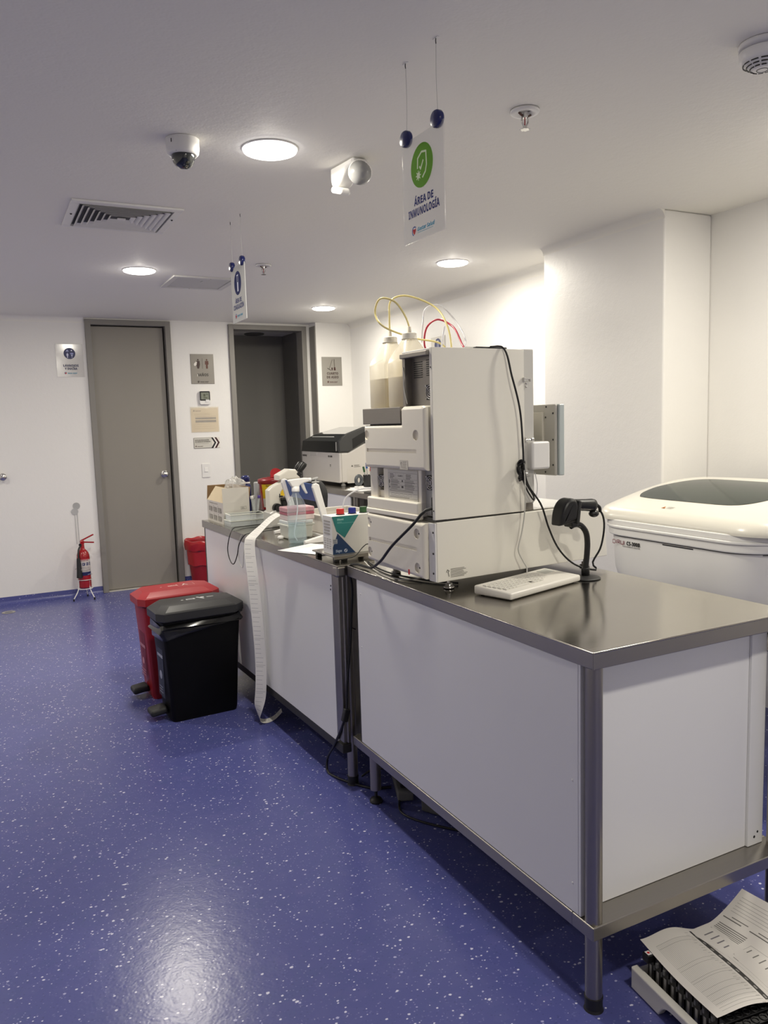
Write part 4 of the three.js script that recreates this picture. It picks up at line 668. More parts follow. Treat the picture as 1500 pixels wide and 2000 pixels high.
hose('reagent_tube', 'yellow tube arching highest from the left jug to the top of the analyser', anP([[0.066, 0.838, -0.345], [0.066, 0.88, -0.345], [0.070, 0.935, -0.34], [0.10, 0.950, -0.31], [0.165, 0.905, -0.22], [0.16, 0.83, -0.14], [0.152, 0.765, -0.11], [0.150, 0.748, -0.11]]), 0.0032, M.tubeYellow);
hose('reagent_tube', 'yellow tube looping left from the right jug and back across the jug shoulders', anP([[0.068, 0.838, -0.226], [0.058, 0.868, -0.23], [0.030, 0.918, -0.25], [0.000, 0.932, -0.29], [0.002, 0.895, -0.33], [0.006, 0.850, -0.30], [0.09, 0.806, -0.25], [0.145, 0.778, -0.16], [0.165, 0.7485, -0.14]]), 0.0032, M.tubeYellow);
hose('reagent_tube', 'red tube bending in a small arch behind the jugs onto the analyser', anP([[0.236, 0.745, -0.345], [0.200, 0.79, -0.335], [0.195, 0.85, -0.31], [0.215, 0.872, -0.28], [0.235, 0.845, -0.22], [0.200, 0.765, -0.11], [0.202, 0.7485, -0.09]]), 0.0032, M.tubeRed);
hose('reagent_tube', 'clear white tube in the wide arch right of the yellow ones', anP([[0.185, 0.80, -0.33], [0.178, 0.86, -0.31], [0.185, 0.91, -0.30], [0.235, 0.922, -0.29], [0.285, 0.88, -0.28], [0.275, 0.80, -0.2], [0.210, 0.7485, -0.13]]), 0.0030, M.tubeClear);
hose('reagent_tube', 'short upright clear tube among the coloured tubes on the analyser top', anP([[0.105, 0.749, -0.10], [0.112, 0.79, -0.10], [0.124, 0.825, -0.105]]), 0.0030, M.tubeClear);
{ // adapter box lying on top of the analyser
  const t = thing('usb_hub', 'flat black box lying on top of the tall analyser with a cable', 'adapter', AN(0.252, 0.7487, -0.06), 0.0613);
  mk('case', [box(0.125, 0.009, 0.06, 0, 0.0046, 0, 0.003)], M.black, t);
  mk('plug', [box(0.03, 0.008, 0.014, -0.082, 0.0042, 0.015, 0.002)], M.cableGrey, t);
}
hose('data_cable', 'long black cable hanging over the analyser side and looping up to the scanner', anP([[0.245, 0.757, -0.03], [0.268, 0.752, 0.006], [0.290, 0.66, 0.022], [0.317, 0.558, 0.026], [0.328, 0.442, 0.026], [0.330, 0.36, 0.030], [0.345, 0.315, 0.030], [0.400, 0.245, 0.030], [0.433, 0.165, 0.03], [0.470, 0.095, 0.034], [0.508, 0.048, 0.05], [0.535, 0.028, 0.075], [0.575, 0.020, 0.11]]).concat([[1.786, 0.930, -1.985], [1.812, 0.985, -1.975], [1.820, 1.06, -1.967], [1.812, 1.095, -1.966], [1.799, 1.110, -1.964]]), 0.0033, M.cable, 'cable');
{ // coiled surplus of the cable
  const pts = []; for (let i = 0; i <= 60; i++) { const a = i / 60 * PI * 2 * 4, k = 0.85 + 0.15 * Math.sin(i * 0.7); pts.push(AN(0.327 + 0.010 * k * Math.sin(a) + 0.002 * Math.sin(i), 0.362 + 0.034 * Math.cos(a) * k, 0.014 + 0.008 * Math.sin(i * 1.3) + 0.004)); }
  tag(mk('cable_coil', [tube(pts, 0.0036, 260, 7)], M.cable), 'bundled black cable coil hanging on the side of the tall analyser', 'cable');
  hose('data_cable', 'short black cable loop below the coil beside the hinges', anP([[0.330, 0.335, 0.02], [0.352, 0.290, 0.022], [0.378, 0.262, 0.02], [0.382, 0.272, 0.015], [0.360, 0.305, 0.014], [0.338, 0.335, 0.012]]), 0.0026, M.cable, 'cable');
}
hose('keyboard_cable', 'thin white cable hanging from the coil down to the keyboard', anP([[0.328, 0.385, 0.03], [0.331, 0.30, 0.032], [0.331, 0.225, 0.028], [0.320, 0.16, 0.026], [0.305, 0.105, 0.026], [0.322, 0.068, 0.028], [0.331, 0.045, 0.036], [0.318, 0.016, 0.05], [0.312, 0.010, 0.066]]), 0.0022, M.cableGrey, 'cable');
hose('power_cable', 'thick black power cable from the analyser back over the bench edge down to the floor', anP([[0.006, 0.262, -0.024], [-0.018, 0.255, -0.030], [-0.040, 0.215, -0.06]]).concat([[1.150, 1.025, -2.21], [1.148, 0.968, -2.285], [1.165, 0.930, -2.38], [1.215, 0.900, -2.53], [1.206, 0.900, -2.61], [1.200, 0.885, -2.658], [1.210, 0.80, -2.662], [1.206, 0.70, -2.668], [1.196, 0.58, -2.668], [1.180, 0.44, -2.67], [1.172, 0.32, -2.672], [1.160, 0.27, -2.68], [1.155, 0.16, -2.76], [1.165, 0.05, -2.87], [1.160, 0.008, -2.86], [1.168, 0.006, -2.80], [1.21, 0.006, -2.70], [1.258, 0.006, -2.63], [1.32, 0.008, -2.60]]), 0.0048, M.cable, 'cable');
{ const m = mk('cable_adapter', [at(box(0.024, 0.052, 0.022, 0, 0, 0, 0.005), 1.169, 0.305, -2.674, 0, 0, -0.25)], M.black); tag(m, 'small black inline block on the hanging power cable', 'adapter'); }
hose('bench_cable', 'thin grey cable drooping on the bench under the analyser back', [[1.250, TOP + 0.012, -2.63], [1.235, TOP + 0.004, -2.55], [1.215, TOP + 0.004, -2.42], [1.215, TOP + 0.004, -2.30], [1.235, TOP + 0.006, -2.26], [1.275, TOP + 0.01, -2.24]], 0.0022, M.cableGrey, 'cable');
hose('bench_cable', 'black cable lying on the bench under the analyser back', [[1.275, TOP + 0.005, -2.65], [1.245, TOP + 0.005, -2.5], [1.245, TOP + 0.005, -2.35], [1.29, TOP + 0.005, -2.2], [1.34, TOP + 0.005, -2.12]], 0.0035, M.cable, 'cable');
hose('hanging_cable', 'thin black cable behind the steel post in the gap between the benches', [[1.222, 0.74, -2.72], [1.206, 0.69, -2.715], [1.204, 0.655, -2.71], [1.215, 0.64, -2.70], [1.232, 0.63, -2.69]], 0.0022, M.cable, 'cable');
// ------------------------------------------------------------------ keyboard and scanner on the near bench
{
  // long axis from front-left corner to front-right corner
  const a = [1.338, -1.830], b = [1.690, -1.930], L = 0.362, ang = Math.atan2(-(b[1] - a[1]), b[0] - a[0]);
  const t = thing('keyboard', 'slim white keyboard lying in front of the tall analyser', 'keyboard', [a[0], TOP, a[1]], ang);
  const D = 0.142;
  mk('keyboard_case', [(() => { const g = span(0, L, 0.003, 0.023, 0, -D, 0.006, 3); const p = g.attributes.position; for (let i = 0; i < p.count; i++) if (p.getY(i) > 0.012) p.setY(i, p.getY(i) - p.getZ(i) * 0.05); g.computeVertexNormals(); return creased(g, 0.5); })()], P(new THREE.Color(0.80, 0.775, 0.71), 0.4), t);
  mkEach('foot', [[0.02, -0.02], [L - 0.02, -0.02], [0.02, -D + 0.02], [L - 0.02, -D + 0.02]].map(([x, z]) => cyl(0.006, 0.006, 0.004, x, 0.002, z, 12)), M.rubber, t);
  const keyMat = P(new THREE.Color(0.70, 0.68, 0.62), 0.5), kx = 0.0172, rows = [[15, 0], [15, 0.25], [14, 0.5], [13, 0.8], [11, 1.2]];
  const kg = box(0.0148, 0.0045, 0.0140, 0, 0, 0, 0.0012), kgS = box(0.0850, 0.0045, 0.0140, 0, 0, 0, 0.0012);
  rows.forEach(([n, off], r) => { const z = -D + 0.034 + r * 0.0165; for (let i = 0; i < n; i++) { if (r === 4 && i > 2 && i < 7) { if (i === 3) { const k = mk('key', [kgS.clone()], keyMat, t); k.position.set(0.018 + (4.5 + off) * kx, 0.0245 - z * 0.05, z); } continue; } const k = mk('key', [kg.clone()], keyMat, t); k.position.set(0.018 + (i + off * 0.6) * kx, 0.0245 - z * 0.05, z); } });
  mk('touchpad', [at(box(0.052, 0.0015, 0.036, 0, 0, 0, 0.0005), 0.318, 0.0236 + 0.005, -0.105, 0.05)], P(new THREE.Color(0.50, 0.51, 0.47), 0.35), t);
}
{
  const t = thing('barcode_scanner', 'black handheld barcode scanner resting nose-down in a gooseneck stand on the nearest bench', 'scanner', [1.735, TOP, -1.962]);
  // stand
  const st = thing('scanner_stand', 'black gooseneck stand with a round base at the right of the keyboard', 'stand', [1.735, TOP, -1.962]);
  mk('base', [lathe([[0, 0.0], [0.048, 0], [0.049, 0.003], [0.045, 0.006], [0.020, 0.010], [0.018, 0.011], [0, 0.011]].reverse(), 40)], P(new THREE.Color(0.022, 0.022, 0.023), 0.45), st);
  mk('collar', [lathe([[0, 0.010], [0.0135, 0.010], [0.0135, 0.034], [0.0105, 0.036], [0, 0.036]].reverse(), 24)], M.black, st);
  mk('gooseneck', [tube([[0, 0.034, 0], [0.006, 0.08, 0], [0.008, 0.12, 0], [0.002, 0.153, 0], [-0.018, 0.176, 0], [-0.042, 0.183, 0], [-0.062, 0.178, 0]], 0.0095, 60, 14)], M.black, st);
  mk('cradle', [span(-0.074, -0.046, 0.176, 0.196, -0.022, 0.022, 0.006)], M.black, st);
  // scanner: head dome + barrel
  mk('scanner_head', [(() => { const s = new THREE.Shape(); s.moveTo(-0.122, 0.182); s.lineTo(-0.046, 0.196); s.lineTo(-0.036, 0.238); s.bezierCurveTo(-0.040, 0.262, -0.056, 0.268, -0.070, 0.267); s.bezierCurveTo(-0.100, 0.264, -0.122, 0.235, -0.122, 0.182); return extrude(s, 0.060, 0.014, 4, 16).translate(0.122, 0.004, -0.030).scale(0.86, 1, 1).translate(-0.122, 0, 0); })()], M.black, t);
  mk('scan_window', [at(box(0.060, 0.004, 0.044, 0, 0, 0, 0.001), -0.090, 0.193, 0, 0, 0, 0.14)], M.darkSteel, t);
  mk('bumper', [at(box(0.012, 0.075, 0.063, 0, 0, 0, 0.006, 3), -0.050, 0.226, 0, 0, 0, -0.12)], P(new THREE.Color(0.03, 0.03, 0.03), 0.55), t);
  mk('handle', [at(lathe([[0, 0], [0.016, 0], [0.0185, 0.006], [0.0195, 0.05], [0.021, 0.075], [0.0195, 0.085], [0, 0.09]].reverse(), 28), -0.050, 0.247, 0, 0, 0, -PI / 2 - 0.08).scale(1, 1, 1)], M.black, t);
  mk('trigger', [ball(0.0165, 0.032, 0.213, 0.004, 1.1, 0.75, 0.9)], M.black, t);
  mk('cable_boot', [tube([[0.048, 0.240, 0], [0.060, 0.230, 0], [0.064, 0.216, -0.002]], 0.0055, 16, 8)], M.black, t);
}
// ------------------------------------------------------------------ large cream analyser on the right
{
  const X0 = 2.352, ZC = -2.195, HL = 0.485, DEP = 0.80;
  const t = thing('lab_analyser', 'large cream analyser with domed lid and dark window against the right wall', 'analyser', [X0, 0.62, ZC]);
  const y0 = -0.62;
  const plan = (hl, x0, x1, r, n = 8) => roundShape(x1 - x0, hl * 2, r, (x0 + x1) / 2, 0);
  const slab = (hl, x0, x1, r, ya, yb, bevel) => { const g = extrude(plan(hl, x0, x1, r), yb - ya, bevel, 3, 16); g.rotateX(PI / 2); return g.translate(0, yb, 0); };
  mk('machine_body', [slab(0.405, 0.10, DEP - 0.06, 0.10, 0.002, 0.10, 0.02), (() => { const rs = [[0.33, 0.07, 0.03], [0.365, 0.03, 0.09], [0.38, 0.014, 0.16], [0.385, 0.010, 0.26], [0.385, 0.008, 0.294]]; const pos = []; const ringAt = ([hl, x0, y]) => plan(hl, x0, DEP - 0.03, 0.14).getPoints(10).map(p => [p.x, y, p.y]); const R = rs.map(ringAt), N = R[0].length; for (let k = 0; k + 1 < R.length; k++) for (let i = 0; i < N - 1; i++) { const a = R[k][i], b = R[k][i + 1], c = R[k + 1][i + 1], d = R[k + 1][i]; pos.push(...a, ...d, ...c, ...a, ...c, ...b); } const g = new THREE.BufferGeometry(); g.setAttribute('position', new THREE.Float32BufferAttribute(pos, 3)); return creased(g, 0.6); })()], M.plasticWhite, t, 'white lower housing');
  mk('seam', [slab(0.392, 0.012, DEP - 0.03, 0.15, 0.290, 0.300, 0)], P(new THREE.Color(0.16, 0.155, 0.15), 0.6), t);
  mk('finger_slot', [span(0.0065, 0.02, 0.287, 0.2915, -0.03, 0.12, 0.001)], M.blackMatte, t);
  const lidMat = M.lidCream;
  mk('lid_skirt', [slab(0.418, -0.004, DEP - 0.02, 0.17, 0.299, 0.332, 0.006), slab(0.424, -0.012, DEP - 0.02, 0.175, 0.331, 0.343, 0.004), slab(0.430, -0.004, DEP - 0.02, 0.175, 0.342, 0.366, 0.004)], M.plasticWhite, t, 'stepped white rim of the lid');
  // domed lid as a height field over a rounded plan
  const R = 0.175, hlm = 0.478;
  const xf = (z) => { const d = Math.abs(z) - (hlm - R); return d <= 0 ? 0 : R - Math.sqrt(Math.max(0, R * R - d * d)); };
  const xMax = DEP - 0.02;
  const H = (X, z) => { const f = X - xf(z), u = Math.min(Math.max(f / 0.5, 0), 1), e = 1 - Math.pow(Math.min(Math.abs(z) / hlm, 1), 7), d = Math.max(0, Math.min(f, hlm - Math.abs(z), 0.04)) / 0.04; return 0.363 + 0.036 * Math.sqrt(1 - (1 - d) * (1 - d)) + 0.116 * Math.pow(1 - Math.pow(1 - u, 1.75), 0.95) * Math.pow(Math.max(e, 0), 0.6) - 0.02 * Math.max(0, (X - 0.55) / 0.25); };
  const field = (nu, nv, fx, fz, off) => { const pos = [], idx = []; for (let j = 0; j <= nv; j++) for (let i = 0; i <= nu; i++) { const u = i / nu, v = j / nv; const z = fz(u, v), X = fx(u, v, z); pos.push(X, H(X, z) + off, z); } for (let j = 0; j < nv; j++) for (let i = 0; i < nu; i++) { const a = j * (nu + 1) + i, b = a + 1, c = a + nu + 1, d = c + 1; idx.push(a, c, b, b, c, d); } const g = new THREE.BufferGeometry(); g.setAttribute('position', new THREE.Float32BufferAttribute(pos, 3)); g.setIndex(idx); g.computeVertexNormals(); return g; };
  const ez = v => { const s = v * 2 - 1; return hlm * 0.9995 * Math.sin(s * PI / 2); };
  mk('lid', [field(70, 110, (u, v, z) => { const a = xf(z); return a + (xMax - a) * Math.pow(u, 1.7); }, (u, v) => ez(v), 0), span(0.3, xMax, 0.3, 0.36, -hlm + 0.01, hlm - 0.01)], lidMat, t, 'smooth cream domed lid');
  mk('lid_window', [field(40, 60, (u, v, z) => { const q = v * 2 - 1, s = Math.abs(q), k = Math.pow(s, 6); return 0.132 + (q < 0 ? 0.01 : 0.06) * k + u * (0.325 - (q < 0 ? 0.16 : 0.07) * k); }, (u, v) => { const s = v * 2 - 1; const corner = 1 - 0.10 * Math.pow(Math.abs(u * 2 - 1), 3); return (-0.01 + s * 0.305) * (s < 0 ? corner : corner); }, 0.0016)], M.lidGlass, t, 'dark green tinted window in the lid');
  print('badge', 0.168, 0.034, 3000, (x, w, h) => { x.save(); x.strokeStyle = '#7d1f33'; x.lineWidth = 0.0026; const y1 = 0.004, y2 = 0.019; const st = (p) => { x.beginPath(); p.forEach((q, i) => i ? x.lineTo(...q) : x.moveTo(...q)); x.stroke(); };
    st([[0.004, y1], [0.015, y1], [0.018, y1 + 0.004], [0.018, y2 - 0.003], [0.015, y2], [0.004, y2], [0.004, y1]]); st([[0.024, y1], [0.024, y2]]); st([[0.030, y2], [0.030, y1], [0.042, y1], [0.042, y1 + 0.008], [0.034, y1 + 0.008], [0.044, y2]]); st([[0.050, y1], [0.050, y2], [0.064, y2], [0.064, y1]]); st([[0.070, y1], [0.070, y2]]); x.restore();
    text(x, 'CS-300B', 0.082, 0.0195, 0.076, 0.0155, '#26231f', 'bold', 'l'); text(x, 'AUTO-CHEMISTRY ANALYZER', 0.060, 0.028, 0.098, 0.0038, '#6b6862', 'bold', 'l'); }, t, { clear: true, pos: [0.0070, 0.2655, -0.222], rot: [0, -PI / 2, 0] });
  const wl = print('warning_label', 0.075, 0.028, 2400, (x, w, h) => { poly(x, [[0.004, 0.020], [0.014, 0.004], [0.024, 0.020]], '#b8732a'); poly(x, [[0.011, 0.018], [0.014, 0.010], [0.017, 0.018]], '#4a2c12'); lines(x, 0.030, 0.005, 0.035, 4, 0.0042, '#6b6862', 0.0014); }, t, { clear: true });
  { const X = 0.066, z = -0.055; wl.rotation.order = 'YXZ'; const sl = (H(X + 0.01, z) - H(X - 0.01, z)) / 0.02; wl.rotation.set(-PI / 2 + Math.atan(sl), -PI / 2, 0); wl.position.set(X, H(X, z) + 0.0018, z); }
}
// ------------------------------------------------------------------ small analyser with black lid on the third bench
{
  const t = thing('lab_analyser', 'small pale analyser with angular black lid beside the open doorway', 'analyser', [2.692, TOP, -6.085]);
  const W = 0.88, side = (pts, d, bev) => at(extrude(shape(pts), d, bev, 3), 0, 0, -d);
  mk('machine_body', [side([[0, 0.030], [0, 0.284], [0.087, 0.284], [0.235, 0.356], [0.50, 0.40], [0.50, 0.030]], W, 0.014)], P(new THREE.Color(0.70, 0.67, 0.63), 0.35), t);
  const slant = g => { const p = g.attributes.position; for (let i = 0; i < p.count; i++) if (p.getZ(i) < -W / 2 && p.getY(i) > 0.36) p.setZ(i, p.getZ(i) + (p.getY(i) - 0.36) * 2.6); g.computeVertexNormals(); return g; };
  const lid = mk('lid', [slant(side([[-0.004, 0.286], [-0.010, 0.383], [0.060, 0.443], [0.235, 0.500], [0.50, 0.505], [0.50, 0.41], [0.237, 0.360], [0.088, 0.2865]], W + 0.002, 0.012))], M.smoke, t, 'glossy black angular lid');
  mk('lid_ridge', [at(box(0.006, 0.003, 0.50, 0, 0, 0, 0.001), 0.030, 0.4185, -0.42, 0, 0, 0.70), span(-0.0145, -0.009, 0.300, 0.376, -0.035, -0.042, 0.001)], M.plasticGrey, lid);
  mk('side_window', [at(extrude(shape([[0.125, 0.315], [0.125, 0.400], [0.235, 0.455], [0.44, 0.465], [0.44, 0.425], [0.225, 0.370]]), 0.003, 0.001), 0, 0, -0.0005)], M.black, lid);
  mk('front_notch', [span(-0.003, 0.004, 0.252, 0.284, -0.50, -0.66, 0.003)], P(new THREE.Color(0.62, 0.60, 0.57), 0.35), t);
  mk('side_seam', [span(0.016, 0.019, 0.034, 0.282, -0.002, 0.0008)], P(new THREE.Color(0.35, 0.33, 0.31), 0.5), t);
  print('badge', 0.12, 0.05, 1500, (x, w, h) => { text(x, 'mindray', w / 2, 0.030, 0.11, 0.018, '#3a3836'); }, t, { clear: true, pos: [-0.0012, 0.245, -0.80], rot: [0, -PI / 2, 0] });
  print('model_print', 0.10, 0.12, 1500, (x, w, h) => { text(x, 'BS-240', w / 2, 0.022, 0.092, 0.016, '#3a3836'); fillR(x, w / 2 - 0.012, 0.084, 0.024, 0.007, '#55524e'); fillR(x, w / 2 - 0.010, 0.096, 0.020, 0.006, '#55524e'); }, t, { clear: true, pos: [-0.0012, 0.205, -0.20], rot: [0, -PI / 2, 0] });
  print('side_print', 0.11, 0.04, 1500, (x) => { poly(x, [[0.005, 0.022], [0.014, 0.006], [0.023, 0.022]], '#4a4640'); lines(x, 0.032, 0.008, 0.06, 4, 0.006, '#6b665e', 0.002); }, t, { clear: true, pos: [0.155, 0.165, 0.0012] });
  mk('side_hatch', [at(extrude(roundShape(0.30, 0.125, 0.008), 0.002, 0.0008), 0.215, 0.085, -0.0012)], P(new THREE.Color(0.68, 0.65, 0.60), 0.38), t);
  mkEach('foot', [[0.05, -0.05], [0.45, -0.05], [0.05, -W + 0.05], [0.45, -W + 0.05]].map(([x, z]) => lathe([[0, 0], [0.02, 0], [0.02, 0.01], [0.012, 0.014], [0.012, 0.032], [0, 0.032]].reverse(), 20).translate(x, 0, z)), M.plasticGrey, t);
}
{ // things beside it on the third bench
  const p1 = tag(mk('paper_stack', [0, 1, 2].map(i => at(box(0.30, 0.0012, 0.21, 0, 0, 0), 2.72 + i * 0.02, TOP + 0.003 + i * 0.004, -5.62 - i * 0.02, 0.0, 0.2 - i * 0.25, i * 0.008)), M.paper), 'loose white papers on the third bench in front of the black-lidded analyser', 'papers');
  const c = thing('pen_cup', 'dark pen cup with coloured pens beside the tape on the third bench', 'pen cup', [2.79, TOP, -5.74]);
  mk('cup', [lathe([[0, 0.002], [0.040, 0], [0.044, 0.11], [0.041, 0.11], [0.037, 0.006], [0, 0.006]], 28)], M.blackMatte, c);
  for (const [dx, dz, m, h] of [[-0.012, 0.01, M.blue, 0.18], [0.012, 0.005, M.redCap, 0.155], [0.0, -0.015, M.plasticWhite, 0.16], [-0.02, -0.01, M.greenCap, 0.15]]) { const pen = mk('pen', [at(cyl(0.0055, 0.0055, h, 0, h / 2, 0, 10), dx * 0.4, 0.008, dz * 0.4, dz * 8, 0, -dx * 8)], M.plasticGrey, c); mk('pen_cap', [at(cyl(0.0085, 0.0085, 0.045, 0, h, 0, 10), dx * 0.4, 0.008, dz * 0.4, dz * 8, 0, -dx * 8)], m, pen); }
  const d = thing('tape_dispenser', 'round dark tape roll standing on a small white block on the third bench', 'tape', [2.665, TOP, -5.66], 0.4);
  mk('stand_block', [box(0.06, 0.03, 0.05, 0, 0.016, 0, 0.004)], M.plasticWhite, d);
  mk('tape_roll', [at(new THREE.TorusGeometry(0.034, 0.014, 14, 32), 0, 0.078, 0)], P(new THREE.Color(0.07, 0.08, 0.09), 0.25), d);
}
{ // dark chair between the benches
  const t = thing('office_chair', 'black office chair standing in the aisle behind the far bench', 'chair', [1.80, 0, -5.02], -1.2);
  mk('backrest', [at(extrude(roundShape(0.40, 0.42, 0.12), 0.055, 0.02, 4), 0, 0.835, -0.22, -0.1)], P(new THREE.Color(0.012, 0.012, 0.013), 0.7), t);
  mk('seat', [at(extrude(roundShape(0.44, 0.42, 0.1), 0.07, 0.02, 3), 0, 0.52, 0, PI / 2)], P(new THREE.Color(0.012, 0.012, 0.013), 0.7), t);
  mk('back_bar', [box(0.06, 0.30, 0.015, 0, 0.60, -0.235, 0.005), box(0.06, 0.015, 0.20, 0, 0.45, -0.14, 0.005)], M.black, t);
  mk('gas_column', [cyl(0.025, 0.03, 0.37, 0, 0.265, 0, 20)], M.chrome, t);
  for (let i = 0; i < 5; i++) { const a = i / 5 * PI * 2, l = mk('chair_leg', [tube([[0, 0.10, 0], [0.16 * Math.cos(a), 0.085, 0.16 * Math.sin(a)], [0.28 * Math.cos(a), 0.06, 0.28 * Math.sin(a)]], 0.016, 12, 8)], M.black, t); mk('caster', [ball(0.025, 0.28 * Math.cos(a), 0.025, 0.28 * Math.sin(a))], M.black, l); }
}
// ------------------------------------------------------------------ things on the far bench
{ // cardboard box with open flaps
  const t = thing('cardboard_box', 'white printed cardboard box with open flaps at the far end of the far bench', 'box', [1.150, TOP, -4.190], 0.025);
  const W = 0.150, D = 0.31, H = 0.118, th = 0.003;
  mk('box_wall', [span(0, W, 0, H, 0, -th)], M.card, t); mk('box_wall', [span(0, W, 0, H, -D, -D + th)], M.card, t);
  mk('box_wall', [span(0, th, 0, H, -th, -D + th)], M.card, t); mk('box_wall', [span(W - th, W, 0, H, -th, -D + th)], M.card, t);
  mk('box_bottom', [span(th, W - th, 0, th, -th, -D + th)], M.card, t);
  mk('flap', [at(span(0, W, 0, 0.080, 0, -th), 0.0, H, 0, -0.05)], M.card, t);
  mk('flap', [at(span(0, W, 0, 0.085, 0, th), 0, H, -D, 0.25)], M.cardInside, t);
  { const g = extrude(shape([[-0.004, 0], [-D + 0.004, 0], [-D + 0.10, 0.085], [-0.012, 0.085]]), 0.003); g.rotateY(-PI / 2); mk('flap', [at(g.translate(0.003, 0, 0), 0, H, 0, 0, 0, -0.30)], M.cardFlap, t, 'cream flap leaning inward'); }
  mk('flap', [at(span(-th, 0, 0, 0.08, -0.006, -D + 0.006), W, H, 0, 0, 0, -0.15)], M.cardInside, t);
  print('box_print', D - 0.01, H - 0.006, 1500, (x, w, h) => { for (let r = 0; r < 2; r++) for (let c = 0; c < 3; c++) { const a = 0.03 + c * 0.086, b = 0.030 + r * 0.046; fillR(x, a, b, 0.066, 0.026, '#8b877f'); lines(x, a + 0.004, b + 0.005, 0.058, 4, 0.0055, '#c9c5bb', 0.0018); fillR(x, a + 0.006, b - 0.010, 0.005, 0.005, '#5d5850'); } lines(x, 0.04, 0.008, 0.2, 1, 0.01, '#8b877f', 0.003); }, t, { clear: true, pos: [-0.0008, H / 2, -D / 2], rot: [0, -PI / 2, 0], rough: 0.7 });
  print('front_print', 0.035, 0.018, 1500, (x, w, h) => { x.strokeStyle = '#b6b2a8'; x.lineWidth = 0.0015; x.strokeRect(0.002, 0.002, w - 0.004, h - 0.004); lines(x, 0.006, 0.006, 0.02, 2, 0.005, '#8b877f', 0.0018); }, t, { clear: true, pos: [0.115, 0.085, 0.0009] });
}
{ // crumpled clear bag
  const g = new THREE.SphereGeometry(0.075, 40, 28); const p = g.attributes.position;
  const n1 = valueNoise(64, 8); for (let i = 0; i < p.count; i++) { const x = p.getX(i), y = p.getY(i), z = p.getZ(i); const a = Math.atan2(z, x), e = Math.asin(Math.max(-1, Math.min(1, y / 0.075))); const q = 0.75 + 0.22 * n1((a / 6.283 + 0.5) * 64, (e / 3.1416 + 0.5) * 64) + 0.16 * Math.abs(Math.sin(a * 5 + 3 * Math.sin(e * 6))) * Math.abs(Math.cos(e * 4 + a)); p.setXYZ(i, x * q * 0.85, y * q * 0.95, z * q * 1.1); }
  g.computeVertexNormals();
  const m = mk('plastic_bag', [g.translate(1.262, 1.073, -4.325)], PH({ color: 0xf4f4f2, transmission: 0.75, roughness: 0.12, thickness: 0, side: THREE.DoubleSide }));
  tag(m, 'crumpled clear plastic bag bulging out of the open cardboard box', 'bag');
}
{ // clear stacked trays in front of the box
  const tray = (label, x, y, z, ry) => { const t = thing('clear_tray', label, 'tray', [x, y, z], ry, 'clear plastic trays by the cardboard box'); const W = 0.19, D = 0.11, H = 0.028; mk('tray_shell', [span(-W / 2, W / 2, 0, 0.002, -D / 2, D / 2), span(-W / 2, W / 2, 0.002, H, D / 2 - 0.002, D / 2), span(-W / 2, W / 2, 0.002, H, -D / 2, -D / 2 + 0.002), span(-W / 2, -W / 2 + 0.002, 0.002, H, -D / 2 + 0.002, D / 2 - 0.002), span(W / 2 - 0.002, W / 2, 0.002, H, -D / 2 + 0.002, D / 2 - 0.002)], M.clearPlastic, t); mk('tray_rim', [span(-W / 2 - 0.004, W / 2 + 0.004, H, H + 0.004, D / 2 - 0.003, D / 2 + 0.004, 0.001), span(-W / 2 - 0.004, W / 2 + 0.004, H, H + 0.004, -D / 2 - 0.004, -D / 2 + 0.003, 0.001), span(-W / 2 - 0.004, -W / 2 + 0.003, H, H + 0.004, -D / 2, D / 2, 0.001), span(W / 2 - 0.003, W / 2 + 0.004, H, H + 0.004, -D / 2, D / 2, 0.001)], M.milky, t); };
  tray('lower clear plastic tray of the stack in front of the cardboard box', 1.243, TOP, -4.115, 0.04);
  tray('upper clear plastic tray of the stack in front of the cardboard box', 1.248, TOP + 0.0325, -4.112, -0.03);
  tag(mk('label_card', [at(box(0.05, 0.022, 0.002, 0, 0, 0, 0.0005), 1.375, TOP + 0.052, -4.10, -0.2)], M.paper), 'small blank white card standing at the right end of the clear trays', 'card');
  const c = thing('tube_holder', 'black block with test tubes behind the clear trays', 'rack', [1.345, TOP, -4.20]);
  mk('block', [box(0.08, 0.06, 0.08, 0.02, 0.031, 0, 0.006)], M.black, c);
  const tubeT = (label, x, z, tilt, cap) => { const t = thing('test_tube', label, 'test tube', [1.34 + x, TOP + 0.05, -4.20 + z], 0); t.rotation.z = tilt; mk('glass', [lathe([[0, 0], [0.005, 0.002], [0.0068, 0.008], [0.0068, 0.085], [0.0055, 0.085], [0.0055, 0.008], [0, 0.004]], 18)], M.clearPlastic, t); mk('cap', [lathe([[0, 0.098], [0.0085, 0.098], [0.009, 0.082], [0, 0.082]], 18)], cap, t); };
  tubeT('clear test tube with purple cap leaning right behind the clear trays', 0.005, 0.0, -0.16, M.purple);
  tubeT('clear test tube with white cap leaning left behind the clear trays', -0.014, 0.01, 0.14, M.plasticWhite);
  tubeT('clear test tube with grey cap, the middle of the three behind the clear trays', -0.004, -0.015, 0.02, M.plasticGrey);
}
{
  const t = thing('blue_bottle', 'tall dark blue bottle with a white band behind the cardboard box', 'bottle', [1.368, TOP, -4.47]);
  mk('bottle_body', [lathe([[0, 0.002], [0.028, 0], [0.031, 0.006], [0.031, 0.17], [0.028, 0.19], [0.024, 0.195], [0, 0.197]], 32)], M.navy, t);
  mk('band', [cyl(0.0262, 0.0262, 0.010, 0, 0.203, 0, 28)], M.plasticWhite, t);
  mk('cap', [lathe([[0, 0.245], [0.018, 0.243], [0.026, 0.235], [0.0265, 0.208], [0, 0.205]], 32)], M.navy, t);
}
